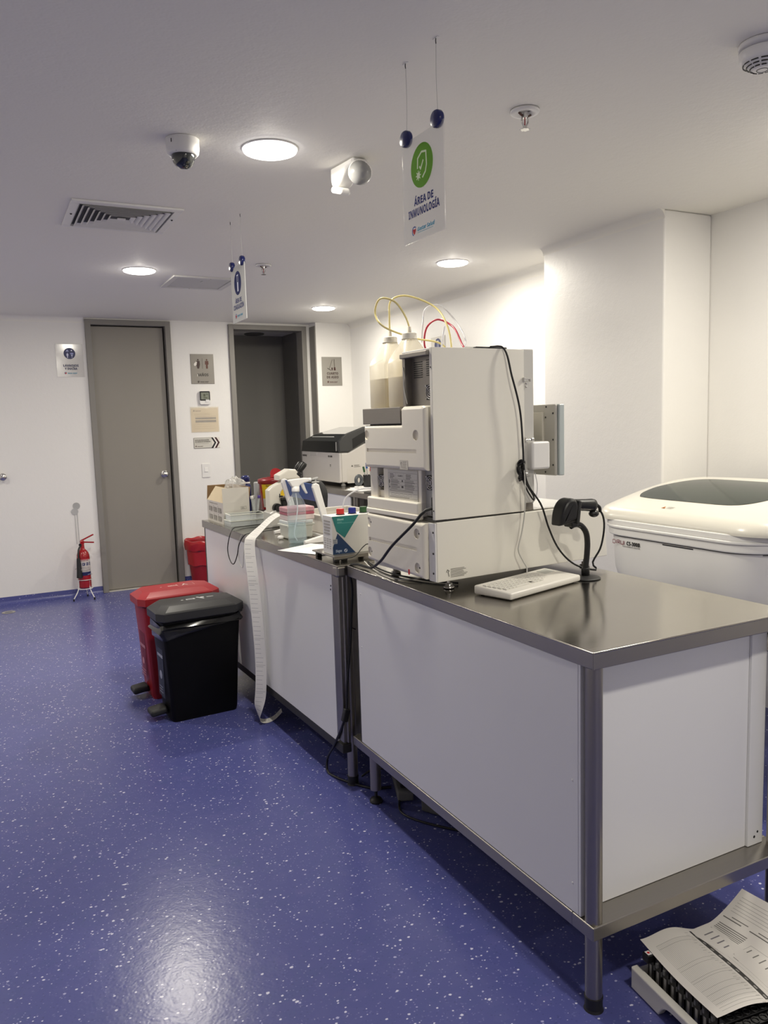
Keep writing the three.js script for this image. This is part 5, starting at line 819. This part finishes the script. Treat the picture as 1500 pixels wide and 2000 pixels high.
{
  const t = thing('soap_dispenser', 'grey-white upright dispenser box with a black top left of the sharps bin', 'dispenser', [1.440, TOP, -4.46]);
  mk('case', [box(0.085, 0.20, 0.10, 0.03, 0.101, 0, 0.008)], P(new THREE.Color(0.42, 0.42, 0.41), 0.4), t);
  mk('top', [box(0.045, 0.012, 0.06, 0.04, 0.209, 0, 0.003)], M.black, t);
  mk('front_label', [box(0.03, 0.06, 0.001, 0.03, 0.12, 0.0505)], M.plasticWhite, t);
}
{ // sharps container
  const t = thing('sharps_bin', 'red sharps container with yellow biohazard label behind the microscope', 'sharps bin', [1.468, TOP, -4.27]);
  mk('container', [lathe([[0, 0.001], [0.060, 0], [0.064, 0.006], [0.080, 0.205], [0.083, 0.212], [0, 0.212]], 40)], M.redGloss, t);
  const c = document.createElement('canvas'); c.width = 512; c.height = 384; const x = c.getContext('2d'); x.scale(512, 384); fillR(x, 0, 0, 1, 0.62, '#d8b51c'); fillR(x, 0, 0.62, 1, 0.38, '#d9d4cc'); text(x, 'RIESGO BIOLÓGICO', 0.5, 0.10, 0.6, 0.06, '#2d2508'); x.strokeStyle = '#2d2508'; x.lineWidth = 0.02; for (const a of [0, 2.1, 4.2]) { x.beginPath(); x.ellipse(0.5 + 0.07 * Math.sin(a), 0.35 - 0.10 * Math.cos(a), 0.065, 0.09, 0, 0, PI * 2); x.stroke(); } disc(x, 0.5, 0.35, 0.03, '#2d2508'); lines(x, 0.12, 0.54, 0.7, 2, 0.04, '#6b5a14', 0.014); lines(x, 0.12, 0.68, 0.7, 6, 0.05, '#8a8580', 0.018);
  const lt = new THREE.CanvasTexture(c); lt.colorSpace = THREE.SRGBColorSpace;
  mk('label_wrap', [new THREE.CylinderGeometry(0.0805, 0.0700, 0.13, 32, 1, true, -1.25, 1.9).translate(0, 0.138, 0)], P(0xffffff, 0.5, { map: lt, side: THREE.DoubleSide }), t);
  mk('lid', [lathe([[0, 0.238], [0.060, 0.236], [0.084, 0.230], [0.087, 0.222], [0.086, 0.206], [0.080, 0.204], [0, 0.206]], 40)], P(new THREE.Color(0.20, 0.006, 0.008), 0.3), t);
  mk('lid_flap', [at(cyl(0.038, 0.038, 0.004, 0, 0, 0, 28), 0.028, 0.252, -0.015, 1.15, 0, -0.15), at(box(0.05, 0.004, 0.05, 0, 0, 0, 0.001), 0.0, 0.242, 0, 0, 0, 0.15)], M.redGloss, t);
}
{ // microscope, eyepieces to the right
  const t = thing('microscope', 'white binocular microscope with black eyepieces on the far bench', 'microscope', [1.315, TOP, -3.95]);
  const ivory = P(new THREE.Color(0.74, 0.71, 0.63), 0.35), side = (pts, d, z, b = 0.006) => at(extrude(shape(pts), d, b, 3), 0, 0, z - d / 2);
  mk('base', [side([[0.0, 0.0], [0.0, 0.075], [0.03, 0.092], [0.095, 0.070], [0.150, 0.048], [0.225, 0.040], [0.225, 0.0]], 0.13, 0, 0.012)], P(new THREE.Color(0.52, 0.51, 0.48), 0.35), t);
  mk('arm', [side([[0.006, 0.07], [0.006, 0.192], [0.030, 0.212], [0.100, 0.243], [0.135, 0.240], [0.140, 0.222], [0.088, 0.196], [0.074, 0.178], [0.074, 0.09], [0.06, 0.07]], 0.062, 0, 0.008)], ivory, t);
  mk('head', [side([[0.062, 0.243], [0.062, 0.270], [0.122, 0.300], [0.158, 0.296], [0.196, 0.262], [0.176, 0.245]], 0.085, 0, 0.010)], ivory, t);
  for (const s of [-1, 1]) { const e = mk('eyepiece', [at(lathe([[0, 0], [0.0135, 0], [0.0135, 0.030], [0.0165, 0.032], [0.0165, 0.060], [0.0145, 0.062], [0.0145, 0.068], [0, 0.066]].reverse(), 24), 0.172, 0.275, s * 0.028, 0, 0, -0.72)], M.black, t); }
  mk('binocular_block', [at(box(0.03, 0.022, 0.09, 0, 0, 0, 0.005), 0.178, 0.270, 0, 0, 0, -0.72)], M.black, t);
  mk('nosepiece', [cyl(0.028, 0.022, 0.022, 0.115, 0.228, 0, 24)], M.black, t);
  for (const [dx, dz, h] of [[0, 0, 0.05], [0.02, 0.012, 0.035], [-0.004, -0.02, 0.03]]) mk('objective', [cyl(0.009, 0.006, h, 0.115 + dx, 0.217 - h / 2, dz, 16)], M.chrome, t);
  mk('stage', [span(0.070, 0.180, 0.140, 0.152, -0.065, 0.065, 0.003), span(0.074, 0.105, 0.10, 0.14, -0.03, 0.045, 0.005)], M.black, t);
  mk('condenser', [cyl(0.020, 0.024, 0.05, 0.120, 0.112, 0, 20)], M.black, t);
  mk('slide_clip', [box(0.020, 0.008, 0.006, 0.066, 0.160, 0.05, 0.002), cyl(0.003, 0.003, 0.02, 0.060, 0.164, 0.05, 8)], M.black, t);
  mk('focus_knob', [at(cyl(0.024, 0.024, 0.024, 0, 0, 0, 28), 0.045, 0.100, 0.044, PI / 2), at(cyl(0.016, 0.016, 0.02, 0, 0, 0, 24), 0.045, 0.100, 0.062, PI / 2), at(cyl(0.024, 0.024, 0.024, 0, 0, 0, 28), 0.045, 0.100, -0.044, PI / 2)], M.black, t);
}
{ // printed paper strip hanging over the bench edge down to the floor
  const path = [[1.330, 0.972, -3.800], [1.280, 0.958, -3.765], [1.200, 0.925, -3.690], [1.135, 0.902, -3.615], [1.108, 0.888, -3.586], [1.098, 0.855, -3.575], [1.092, 0.70, -3.525], [1.096, 0.50, -3.500], [1.100, 0.30, -3.495], [1.094, 0.16, -3.500], [1.084, 0.075, -3.51], [1.090, 0.022, -3.52], [1.120, 0.004, -3.53], [1.170, 0.006, -3.545], [1.215, 0.030, -3.56]];
  const cv = new THREE.CatmullRomCurve3(path.map(p => V(...p)), false, 'centripetal'), n = 140, pos = [], uv = [], idx = [], w = V();
  for (let i = 0; i <= n; i++) { const u = i / n, p = cv.getPointAt(u); const k = Math.min(1, Math.max(0, (u - 0.12) / 0.15)); const q = Math.min(1, Math.max(0, (u - 0.80) / 0.10)), k2 = q * q * (3 - 2 * q); w.set((0.18 * (1 - k) + 0.85 * k) * (1 - k2) - 0.25 * k2, -0.15 * (1 - k), 1 - 0.25 * k * (1 - k2)).normalize(); for (const s of [-1, 1]) { pos.push(p.x + w.x * s * 0.028, p.y + w.y * s * 0.028, p.z + w.z * s * 0.028); uv.push((s + 1) / 2, u); } if (i < n) { const a = i * 2; idx.push(a, a + 1, a + 2, a + 2, a + 1, a + 3); } }
  const g = new THREE.BufferGeometry(); g.setAttribute('position', new THREE.Float32BufferAttribute(pos, 3)); g.setAttribute('uv', new THREE.Float32BufferAttribute(uv, 2)); g.setIndex(idx); g.computeVertexNormals();
  const c = document.createElement('canvas'); c.width = 128; c.height = 2048; const x = c.getContext('2d'); fillR(x, 0, 0, 128, 2048, '#dedcd8'); for (let i = 0; i < 60; i++) { const y = 30 + i * 33; fillR(x, 10, y, 60 + 30 * rnd(), 3, 'rgba(120,120,128,0.5)'); if (i % 6 === 0) fillR(x, 6, y + 12, 112, 2, 'rgba(90,90,98,0.6)'); }
  const t = new THREE.CanvasTexture(c); t.colorSpace = THREE.SRGBColorSpace;
  tag(mk('paper_strip', [g], P(0xffffff, 0.6, { map: t, side: THREE.DoubleSide })), 'long white printed paper strip hanging from the far bench and curling on the floor', 'paper strip');
}
hose('hanging_cable', 'thin black cable loop hanging over the front edge of the far bench', [[1.38, TOP + 0.006, -4.04], [1.29, TOP + 0.006, -4.02], [1.20, TOP + 0.006, -4.0], [1.125, 0.900, -3.93], [1.092, 0.870, -3.885], [1.082, 0.80, -3.90], [1.08, 0.750, -3.86], [1.08, 0.738, -3.80], [1.082, 0.79, -3.735], [1.085, 0.85, -3.70], [1.10, 0.897, -3.66], [1.16, TOP + 0.008, -3.72], [1.25, TOP + 0.006, -3.82], [1.36, TOP + 0.006, -3.86]], 0.0026, M.cable, 'cable');
hose('hanging_cable', 'thin grey cable sagging beside the paper strip under the bench edge', [[1.10, 0.896, -3.70], [1.088, 0.86, -3.715], [1.085, 0.78, -3.72], [1.085, 0.745, -3.69], [1.085, 0.742, -3.66], [1.088, 0.80, -3.645], [1.10, 0.896, -3.64]], 0.0018, M.cableGrey, 'cable');
{ // two stacked tip boxes
  const lo = thing('tip_box', 'milky white storage box, the lower of two behind the spray bottle', 'box', [1.300, TOP, -3.475], 0.08);
  mk('box_body', [(() => { const g = span(-0.066, 0.066, 0.001, 0.068, -0.05, 0.05, 0.008, 3), p = g.attributes.position; for (let i = 0; i < p.count; i++) { const k = 0.94 + 0.06 * p.getY(i) / 0.068; p.setX(i, p.getX(i) * k); p.setZ(i, p.getZ(i) * k); } return g; })()], M.milky, lo);
  mk('rim', [span(-0.072, 0.072, 0.060, 0.070, -0.056, 0.056, 0.003)], M.milky, lo);
  mk('box_lid', [span(-0.066, 0.066, 0.070, 0.086, -0.05, 0.05, 0.004)], P(new THREE.Color(0.62, 0.66, 0.66), 0.4), lo);
  const up = thing('tip_box', 'pink-topped pipette tip box stacked on the milky storage box', 'box', [1.308, TOP + 0.086, -3.48], 0.03);
  mk('box_body', [span(-0.068, 0.068, 0.0005, 0.026, -0.05, 0.05, 0.004)], P(new THREE.Color(0.66, 0.55, 0.53), 0.4), up);
  mk('stripe', [span(-0.0685, 0.0685, 0.026, 0.038, -0.0505, 0.0505, 0.002)], P(new THREE.Color(0.42, 0.09, 0.13), 0.35), up);
  mk('box_lid', [span(-0.070, 0.070, 0.038, 0.062, -0.052, 0.052, 0.006)], M.pinkBox, up);
  tag(mk('plastic_stopper', [ball(0.013, 1.215, TOP + 0.0095, -3.46, 1.2, 0.75, 0.8)], M.plasticWhite), 'small white cap lying left of the milky storage box', 'cap');
}
{ // spray bottle
  const t = thing('spray_bottle', 'clear spray bottle of pale blue liquid with white trigger head near the bench edge', 'spray bottle', [1.243, TOP, -3.31]);
  const prof = [[0, 0.004], [0.030, 0.0], [0.040, 0.005], [0.0425, 0.018], [0.0425, 0.06], [0.0405, 0.075], [0.0405, 0.085], [0.0425, 0.10], [0.0425, 0.112], [0.0408, 0.118], [0.0408, 0.124], [0.0425, 0.130], [0.0425, 0.142], [0.0408, 0.148], [0.0408, 0.154], [0.0425, 0.160], [0.0425, 0.168], [0.036, 0.190], [0.022, 0.212], [0.0155, 0.222], [0.0155, 0.236]];
  mk('bottle_body', [lathe(prof, 40)], M.bottlePlastic, t);
  mk('fluid', [lathe([[0, 0.006], [0.029, 0.003], [0.038, 0.008], [0.0405, 0.02], [0.0405, 0.06], [0.0388, 0.075], [0.0388, 0.085], [0.0400, 0.095], [0, 0.095]], 36)], M.water, t);
  mk('dip_tube', [tube([[0, 0.225, 0], [0.004, 0.16, 0.004], [-0.012, 0.08, 0.01], [-0.020, 0.04, 0.012], [-0.008, 0.012, 0.014]], 0.0028, 40, 8)], M.tubeClear, t);
  mk('collar', [lathe([[0, 0.232], [0.0175, 0.232], [0.0185, 0.236], [0.0175, 0.256], [0, 0.258]].reverse(), 28)], M.plasticWhite, t);
  mk('spray_head', [at(extrude(shape([[-0.020, 0.256], [-0.036, 0.282], [-0.030, 0.288], [0.040, 0.292], [0.062, 0.290], [0.062, 0.274], [0.040, 0.270], [0.020, 0.262], [0.014, 0.254]]), 0.024, 0.005, 3), 0, 0, -0.012)], M.plasticWhite, t);
  mk('trigger', [at(extrude(shape([[0.022, 0.270], [0.038, 0.270], [0.048, 0.240], [0.056, 0.222], [0.048, 0.220], [0.034, 0.242]]), 0.014, 0.003), 0, 0, -0.007)], M.plasticWhite, t);
  mk('nozzle', [at(cyl(0.008, 0.009, 0.014, 0, 0, 0, 16), 0.068, 0.282, 0, 0, 0, PI / 2)], M.plasticWhite, t);
}
{ // leaning white frame with blue plate
  const t = thing('sloping_stand', 'white leaning stand with two side plates and a blue plate behind the spray bottle', 'stand', [1.252, TOP, -3.255]);
  const prof = [[0.0, 0.0], [0.0, 0.014], [0.100, 0.034], [0.106, 0.050], [0.048, 0.250], [0.052, 0.266], [0.066, 0.270], [0.080, 0.262], [0.142, 0.014], [0.142, 0.0]];
  for (const z of [0.0, -0.405]) mk('side_plate', [at(extrude(shape(prof), 0.022, 0.005, 3), 0, 0, z - 0.011)], M.plasticWhite, t);
  mk('blue_plate', [at(box(0.004, 0.085, 0.39, 0, 0, 0, 0.001), 0.078, 0.222, -0.2025, 0, 0, 0.27)], M.blue, t);
  mk('cross_bar', [span(0.130, 0.140, 0.004, 0.016, -0.40, -0.01, 0.003)], M.plasticWhite, t);
  mk('clamp', [cyl(0.004, 0.004, 0.018, 0.066, 0.278, 0.0, 10), box(0.035, 0.005, 0.010, 0.066, 0.274, 0.0, 0.002), at(box(0.030, 0.008, 0.012, 0, 0, 0, 0.003), 0.064, 0.290, 0, 0, 0, 0.2)], M.plasticGrey, t);
}
{ // white sheet on the bench, corner over the edge
  const s = new THREE.PlaneGeometry(0.21, 0.26, 14, 16); s.rotateX(-PI / 2); const p = s.attributes.position; for (let i = 0; i < p.count; i++) { const x = p.getX(i), z = p.getZ(i); p.setY(i, 0.0012 + 0.004 * Math.max(0, Math.sin(x * 22 + z * 9)) * (x < -0.05 ? 1 : 0.3)); } s.computeVertexNormals();
  const m = mk('paper_sheet', [s], M.paper); m.position.set(1.238, TOP + 0.0008, -3.075); m.rotation.y = 0.45;
  tag(m, 'blank white sheet of paper at the edge of the far bench beside the spray bottle', 'paper');
}
{ // steel platform and carton of reagent
  const pl = thing('steel_platform', 'thin steel platform on black feet under the teal and white carton', 'platform', [1.172, TOP, -2.735], 0.03);
  mk('plate', [span(0, 0.24, 0.018, 0.024, 0, -0.21, 0.001)], M.steel, pl);
  mk('front_lip', [span(0, 0.24, 0.011, 0.019, 0, -0.003)], M.steel, pl);
  for (const [x, z] of [[0.016, -0.016], [0.052, -0.020], [0.21, -0.02], [0.02, -0.19], [0.21, -0.19]]) mk('foot', [box(0.020, 0.0185, 0.02, x, 0.00945, z, 0.002)], M.black, pl);
  const t = thing('reagent_carton', 'white reagent carton printed with teal and navy triangles on the steel platform', 'carton', [1.180, TOP + 0.0245, -2.765], 0.03);
  const W = 0.185, D = 0.085, H = 0.150;
  mk('carton_body', [span(0, W, 0, H, 0, -D, 0.0012)], P(new THREE.Color(0.74, 0.73, 0.70), 0.5), t);
  print('carton_print', W - 0.002, H - 0.002, 2600, (x, w, h) => { poly(x, [[0.0, 0.0], [0.116, 0.0], [0.052, 0.086], [0.018, 0.058]], '#1c7f7c'); poly(x, [[0.0, h], [0.0, 0.12], [0.022, 0.066], [0.098, h]], '#153a66'); text(x, 'Diluent', 0.022, 0.016, 0.028, 0.007, '#a8d4cf', 'bold', 'l'); fillR(x, 0.022, 0.022, 0.02, 0.002, '#7fbab5'); fillR(x, 0.022, 0.027, 0.072, 0.001, '#8cc4bf');
    text(x, 'Diagon', 0.012, h - 0.008, 0.026, 0.010, '#b9c6da', 'bold', 'l'); disc(x, 0.055, h - 0.012, 0.007, '#cdd6e4'); stroke(x, [[0.052, h - 0.008], [0.058, h - 0.016]], '#153a66', 0.003); fillR(x, 0.002, 0.088, 0.018, 0.018, '#b8bcc0'); lines(x, 0.004, 0.091, 0.014, 3, 0.005, '#4a5460', 0.0018); }, t, { clear: true, pos: [W / 2, H / 2, 0.0008], rough: 0.45 });
  print('side_print', D - 0.002, H - 0.002, 1800, (x, w, h) => { for (let i = 0; i < 5; i++) lines(x, 0.012, 0.018 + i * 0.012, 0.06, 1, 0.01, '#a19d96', 0.005); for (let c = 0; c < 3; c++) lines(x, 0.010 + c * 0.024, 0.088, 0.018, 5, 0.009, '#a8a49c', 0.003); }, t, { clear: true, pos: [-0.0008, H / 2, -D / 2], rot: [0, -PI / 2, 0] });
  for (const [x, m, l] of [[0.056, M.redCap, 'red'], [0.108, M.blueCap, 'blue'], [0.158, M.greenCap, 'green']]) {
    const c = thing('bottle_cap', l + ' screw cap with a dark collar on top of the teal and white carton', 'cap', [1.180 + x, TOP + 0.0245 + H, -2.765 - 0.040 - x * 0.03], 0.03);
    mk('collar', [cyl(0.017, 0.018, 0.003, 0, 0.0015, 0, 24)], M.black, c);
    const g = []; for (let i = 0; i < 20; i++) { const a = i / 20 * PI * 2; g.push(box(0.0015, 0.018, 0.0015, 0.0142 * Math.cos(a), 0.013, 0.0142 * Math.sin(a))); }
    mk('cap_body', [cyl(0.0138, 0.0142, 0.021, 0, 0.0135, 0, 28), ...g], m, c);
  }
}
hose('reagent_tube', 'white tube arching from behind the carton to the analyser', [[1.30, 1.075, -2.93], [1.315, 1.12, -2.92], [1.37, 1.155, -2.88], [1.44, 1.145, -2.80], [1.48, 1.11, -2.74], [1.49, 1.09, -2.70]], 0.0032, M.tubeClear);
hose('reagent_tube', 'white tube curling down at the left edge of the tall analyser back', [[1.345, 1.06, -2.78], [1.332, 1.085, -2.76], [1.335, 1.115, -2.73], [1.36, 1.13, -2.69], [1.385, 1.125, -2.64]], 0.0030, M.tubeClear);
hose('hanging_cable', 'thin black cable running along the platform under the carton', [[1.185, TOP + 0.012, -2.720], [1.215, TOP + 0.014, -2.718], [1.25, TOP + 0.022, -2.712], [1.29, TOP + 0.050, -2.725], [1.32, TOP + 0.058, -2.74], [1.345, TOP + 0.046, -2.74], [1.375, TOP + 0.05, -2.70]], 0.0020, M.cable, 'cable');
{ // cream sorting tray behind
  const t = thing('sorting_tray', 'cream open plastic tray with dividers on the far bench behind the carton', 'tray', [1.60, TOP, -3.635], 0.06);
  const W = 0.30, D = 0.42, H = 0.085, m = P(new THREE.Color(0.64, 0.61, 0.55), 0.45);
  mk('tray_shell', [span(-W / 2, W / 2, 0, 0.004, -D / 2, D / 2), span(-W / 2, W / 2, 0.004, H, D / 2 - 0.004, D / 2, 0.001), span(-W / 2, W / 2, 0.004, H, -D / 2, -D / 2 + 0.004, 0.001), span(-W / 2, -W / 2 + 0.004, 0.004, H, -D / 2 + 0.004, D / 2 - 0.004, 0.001), span(W / 2 - 0.004, W / 2, 0.004, H, -D / 2 + 0.004, D / 2 - 0.004, 0.001)], m, t);
  mk('rim', [span(-W / 2 - 0.01, W / 2 + 0.01, H - 0.004, H + 0.003, D / 2 - 0.003, D / 2 + 0.012, 0.002), span(-W / 2 - 0.01, -W / 2 + 0.003, H - 0.004, H + 0.003, -D / 2, D / 2, 0.002), span(W / 2 - 0.003, W / 2 + 0.01, H - 0.004, H + 0.003, -D / 2, D / 2, 0.002), span(-W / 2 - 0.01, W / 2 + 0.01, H - 0.004, H + 0.003, -D / 2 - 0.012, -D / 2 + 0.003, 0.002)], m, t);
  for (const z of [-0.10, 0.0, 0.10]) mk('divider', [span(-W / 2 + 0.004, W / 2 - 0.004, 0.004, H - 0.008, z - 0.002, z + 0.002)], m, t);
}
// ------------------------------------------------------------------ under the benches
{
  const t = thing('power_strip', 'dark power strip with plugs on the floor under the near end of the benches', 'power strip', [1.365, 0, -2.60], 1.2);
  mk('strip_body', [box(0.26, 0.035, 0.06, 0, 0.019, 0, 0.006)], P(new THREE.Color(0.16, 0.16, 0.16), 0.45), t);
  for (const x of [-0.08, -0.02, 0.05]) mk('plug', [box(0.03, 0.03, 0.03, x, 0.052, 0, 0.006), tube([[x, 0.064, 0], [x - 0.02, 0.085, 0.03], [x - 0.06, 0.05, 0.06]], 0.004, 12, 6)], M.black, t);
  const b = thing('power_adapter', 'grey box adapter on the floor beside the power strip', 'adapter', [1.385, 0, -2.36], 0.5);
  mk('case', [box(0.07, 0.085, 0.10, 0, 0.0435, 0, 0.008)], P(new THREE.Color(0.10, 0.10, 0.10), 0.5), b);
  hose('floor_cable', 'black cable running along the floor beneath the nearest bench', [[1.30, 0.006, -2.50], [1.26, 0.006, -2.40], [1.33, 0.006, -2.25], [1.48, 0.006, -2.1], [1.66, 0.006, -2.05]], 0.004, M.cable, 'cable');
  hose('floor_cable', 'black cable on the floor by the foot of the far bench', [[1.25, 0.02, -2.72], [1.28, 0.045, -2.70], [1.33, 0.06, -2.66], [1.36, 0.07, -2.64]], 0.004, M.cable, 'cable');
}
// ------------------------------------------------------------------ rack tray with papers on the floor
{
  const OX = 1.372, OZ = -1.345, RY = 0.12;   // left rear corner, x right, z towards the viewer
  const P3 = (x, y, z) => { const c = Math.cos(RY), s = Math.sin(RY); return [OX + x * c + z * -s * -1 * -1, y, OZ + x * -s * -1 * -1 + z * c]; };
  const t = thing('rack_tray', 'cream plastic rack tray with handle arches on the floor beneath the nearest bench', 'tray', [OX, 0, OZ], -RY);
  const m = P(new THREE.Color(0.72, 0.70, 0.65), 0.42), W = 0.30, L = 0.50;
  const sideShape = () => { const s = new THREE.Shape(); s.moveTo(0, 0); s.lineTo(0.10, 0); s.bezierCurveTo(0.115, 0.03, 0.125, 0.036, 0.16, 0.036); s.lineTo(0.24, 0.036); s.bezierCurveTo(0.275, 0.036, 0.285, 0.03, 0.30, 0); s.lineTo(L, 0); s.lineTo(L, 0.055); s.lineTo(0, 0.055); s.closePath(); return s; };
  for (const x of [-0.034, W]) { const g = extrude(sideShape(), 0.022, 0.004, 3); g.rotateY(-PI / 2); mk('side_rail', [g.translate(x + 0.022, 0.001, 0)], m, t); }
  mk('tray_floor', [span(-0.012, W + 0.001, 0.02, 0.026, 0.0, L)], m, t);
  mk('end_rail', [span(-0.012, W, 0.02, 0.055, L - 0.02, L, 0.004)], m, t); mk('end_rail', [span(-0.012, W, 0.02, 0.05, 0.0, 0.012, 0.003)], m, t);
  let r0;
  for (let i = 0; i < 17; i++) {
    const z = 0.030 + i * 0.0262, nth = ['', 'second', 'third', 'fourth', 'fifth', 'sixth', 'seventh', 'eighth', 'ninth', 'tenth', 'eleventh', 'twelfth', 'thirteenth', 'fourteenth', 'fifteenth', 'sixteenth', 'frontmost'][i], label = i === 0 ? 'black sample rack with a red and white tag at the rear of the floor tray' : i === 16 ? 'frontmost black sample rack with a pale barcode strip on the floor tray' : nth + ' black sample rack from the rear of the floor tray, with pale strip';
    const pos = [OX + z * Math.sin(RY) * -1, 0.0265, OZ + z * Math.cos(RY)];
    if (i === 0) {
      const f = thing('sample_rack', label, 'sample rack', pos, -RY);
      mk('rack_body', [span(0.002, 0.215, 0, 0.076, -0.0105, 0.0105, 0.002), span(-0.016, 0.004, 0.058, 0.078, -0.0105, 0.0105, 0.002)], M.black, f);
      mk('tag', [box(0.012, 0.001, 0.014, -0.006, 0.0786, 0)], M.paper, f); mk('tag_mark', [box(0.006, 0.0006, 0.006, -0.006, 0.0793, 0)], M.redCap, f);
      mk('barcode_strip', [box(0.001, 0.036, 0.007, 0.0015, 0.028, 0)], P(new THREE.Color(0.30, 0.30, 0.29), 0.5), f);
    } else if (!r0) {
      r0 = thing('sample_rack', label, 'sample rack', pos, -RY, 'black sample racks in the floor tray');
      const holes = []; for (let k = 0; k < 9; k++) holes.push(at(new THREE.TorusGeometry(0.0078, 0.0018, 6, 16), 0.022 + k * 0.0225, 0.076, 0, PI / 2));
      mk('rack_body', [span(0.002, 0.215, 0, 0.075, -0.0105, 0.0105, 0.002), ...holes], M.black, r0);
      mk('barcode_strip', [box(0.001, 0.036, 0.008, 0.0015, 0.026, 0)], P(new THREE.Color(0.34, 0.33, 0.31), 0.5), r0);
      mk('clip', [box(0.010, 0.012, 0.006, -0.002, 0.064, 0.003, 0.001), box(0.006, 0.012, 0.003, -0.004, 0.054, -0.004, 0.001)], P(new THREE.Color(0.12, 0.12, 0.115), 0.4), r0);
    } else copyOf(r0, label, pos);
  }
  // forms lying on the racks
  const sheet = (name, label, w, l, px, draw, bend) => { const g = new THREE.PlaneGeometry(w, l, 24, 32); g.rotateX(-PI / 2); const p = g.attributes.position; for (let i = 0; i < p.count; i++) p.setY(i, bend(p.getX(i) / w, p.getZ(i) / l)); g.computeVertexNormals(); const c = document.createElement('canvas'); c.width = Math.round(w * px); c.height = Math.round(l * px); const x = c.getContext('2d'); x.scale(px, px); fillR(x, 0, 0, w, l, '#dcd8d2'); draw(x, w, l); const tx = new THREE.CanvasTexture(c); tx.colorSpace = THREE.SRGBColorSpace; tx.anisotropy = 8; const me = mk(name, [g], P(0xffffff, 0.65, { map: tx, side: THREE.DoubleSide })); return tag(me, label, 'paper'); };
  const s1 = sheet('form_sheet', 'white printed form with a ruled grid and a black bar lying on the black racks', 0.205, 0.285, 3200, (x, w, l) => {
    for (let i = 0; i < 30; i++) fillR(x, 0.022 + i * 0.0036, 0.035, 0.0005, l - 0.062, '#8e8c88'); for (const y of [0.035, 0.048, 0.118, 0.130, 0.168, 0.176, 0.205, 0.222, 0.240, 0.252, 0.264, 0.273]) fillR(x, 0.022, y, 0.108, 0.0006, '#77756f');
    fillR(x, 0.134, 0.012, 0.013, l - 0.02, '#3a3937'); for (let i = 0; i < 9; i++) fillR(x, 0.138, 0.03 + i * 0.029, 0.0045, 0.011, '#a09d98'); for (const a of [0.158, 0.168]) fillR(x, a, 0.02, 0.0006, l - 0.05, '#9b9893'); fillR(x, 0.168, 0.09, 0.0014, 0.06, '#55534f'); fillR(x, 0.148, 0.045, 0.02, 0.0007, '#9b9893'); for (let i = 0; i < 26; i++) fillR(x, 0.120 - 0.01 * rnd(), 0.02 + i * 0.0105, 0.010, 0.0018, '#aaa7a2');
  }, (u, v) => 0.010 * Math.cos((u + 0.08) * 7.2) * (0.35 + 0.65 * Math.max(0, -v + 0.5)) + 0.006 * Math.sin(v * 4 + u * 3));
  s1.position.set(1.452, 0.116, -1.200); s1.rotation.set(0, -0.196, 0);
  const s2 = sheet('form_sheet', 'white printed form standing bent upright at the right of the floor racks', 0.19, 0.30, 2600, (x, w, l) => {
    for (let i = 0; i < 6; i++) fillR(x, w - 0.018 - i * 0.008, 0.015, 0.0008, l - 0.03, '#8b8984'); for (let i = 0; i < 6; i++) fillR(x, w - 0.10 - i * 0.006, 0.015, 0.0025, 0.085, '#6f6d69'); for (let i = 0; i < 3; i++) { fillR(x, w - 0.080, 0.01 + i * 0.08, 0.0025, 0.055, '#5c5a57'); fillR(x, w - 0.072, 0.03 + i * 0.08, 0.002, 0.05, '#5c5a57'); } x.strokeStyle = '#8b8984'; x.lineWidth = 0.0008; x.strokeRect(0.02, 0.12, 0.06, 0.09); for (let i = 0; i < 4; i++) fillR(x, 0.03, 0.13 + i * 0.02, 0.04, 0.003, '#6f6d69'); for (let i = 0; i < 4; i++) fillR(x, 0.02, 0.03 + i * 0.02, 0.03, 0.004, '#77757a');
  }, (u, v) => 0.115 * Math.pow(Math.max(0, u + 0.12), 1.4) + 0.004 * Math.cos(v * 5));
  s2.position.set(1.602, 0.110, -1.172); s2.rotation.set(0, -0.03, 0);
}
renderer.render(scene, camera);
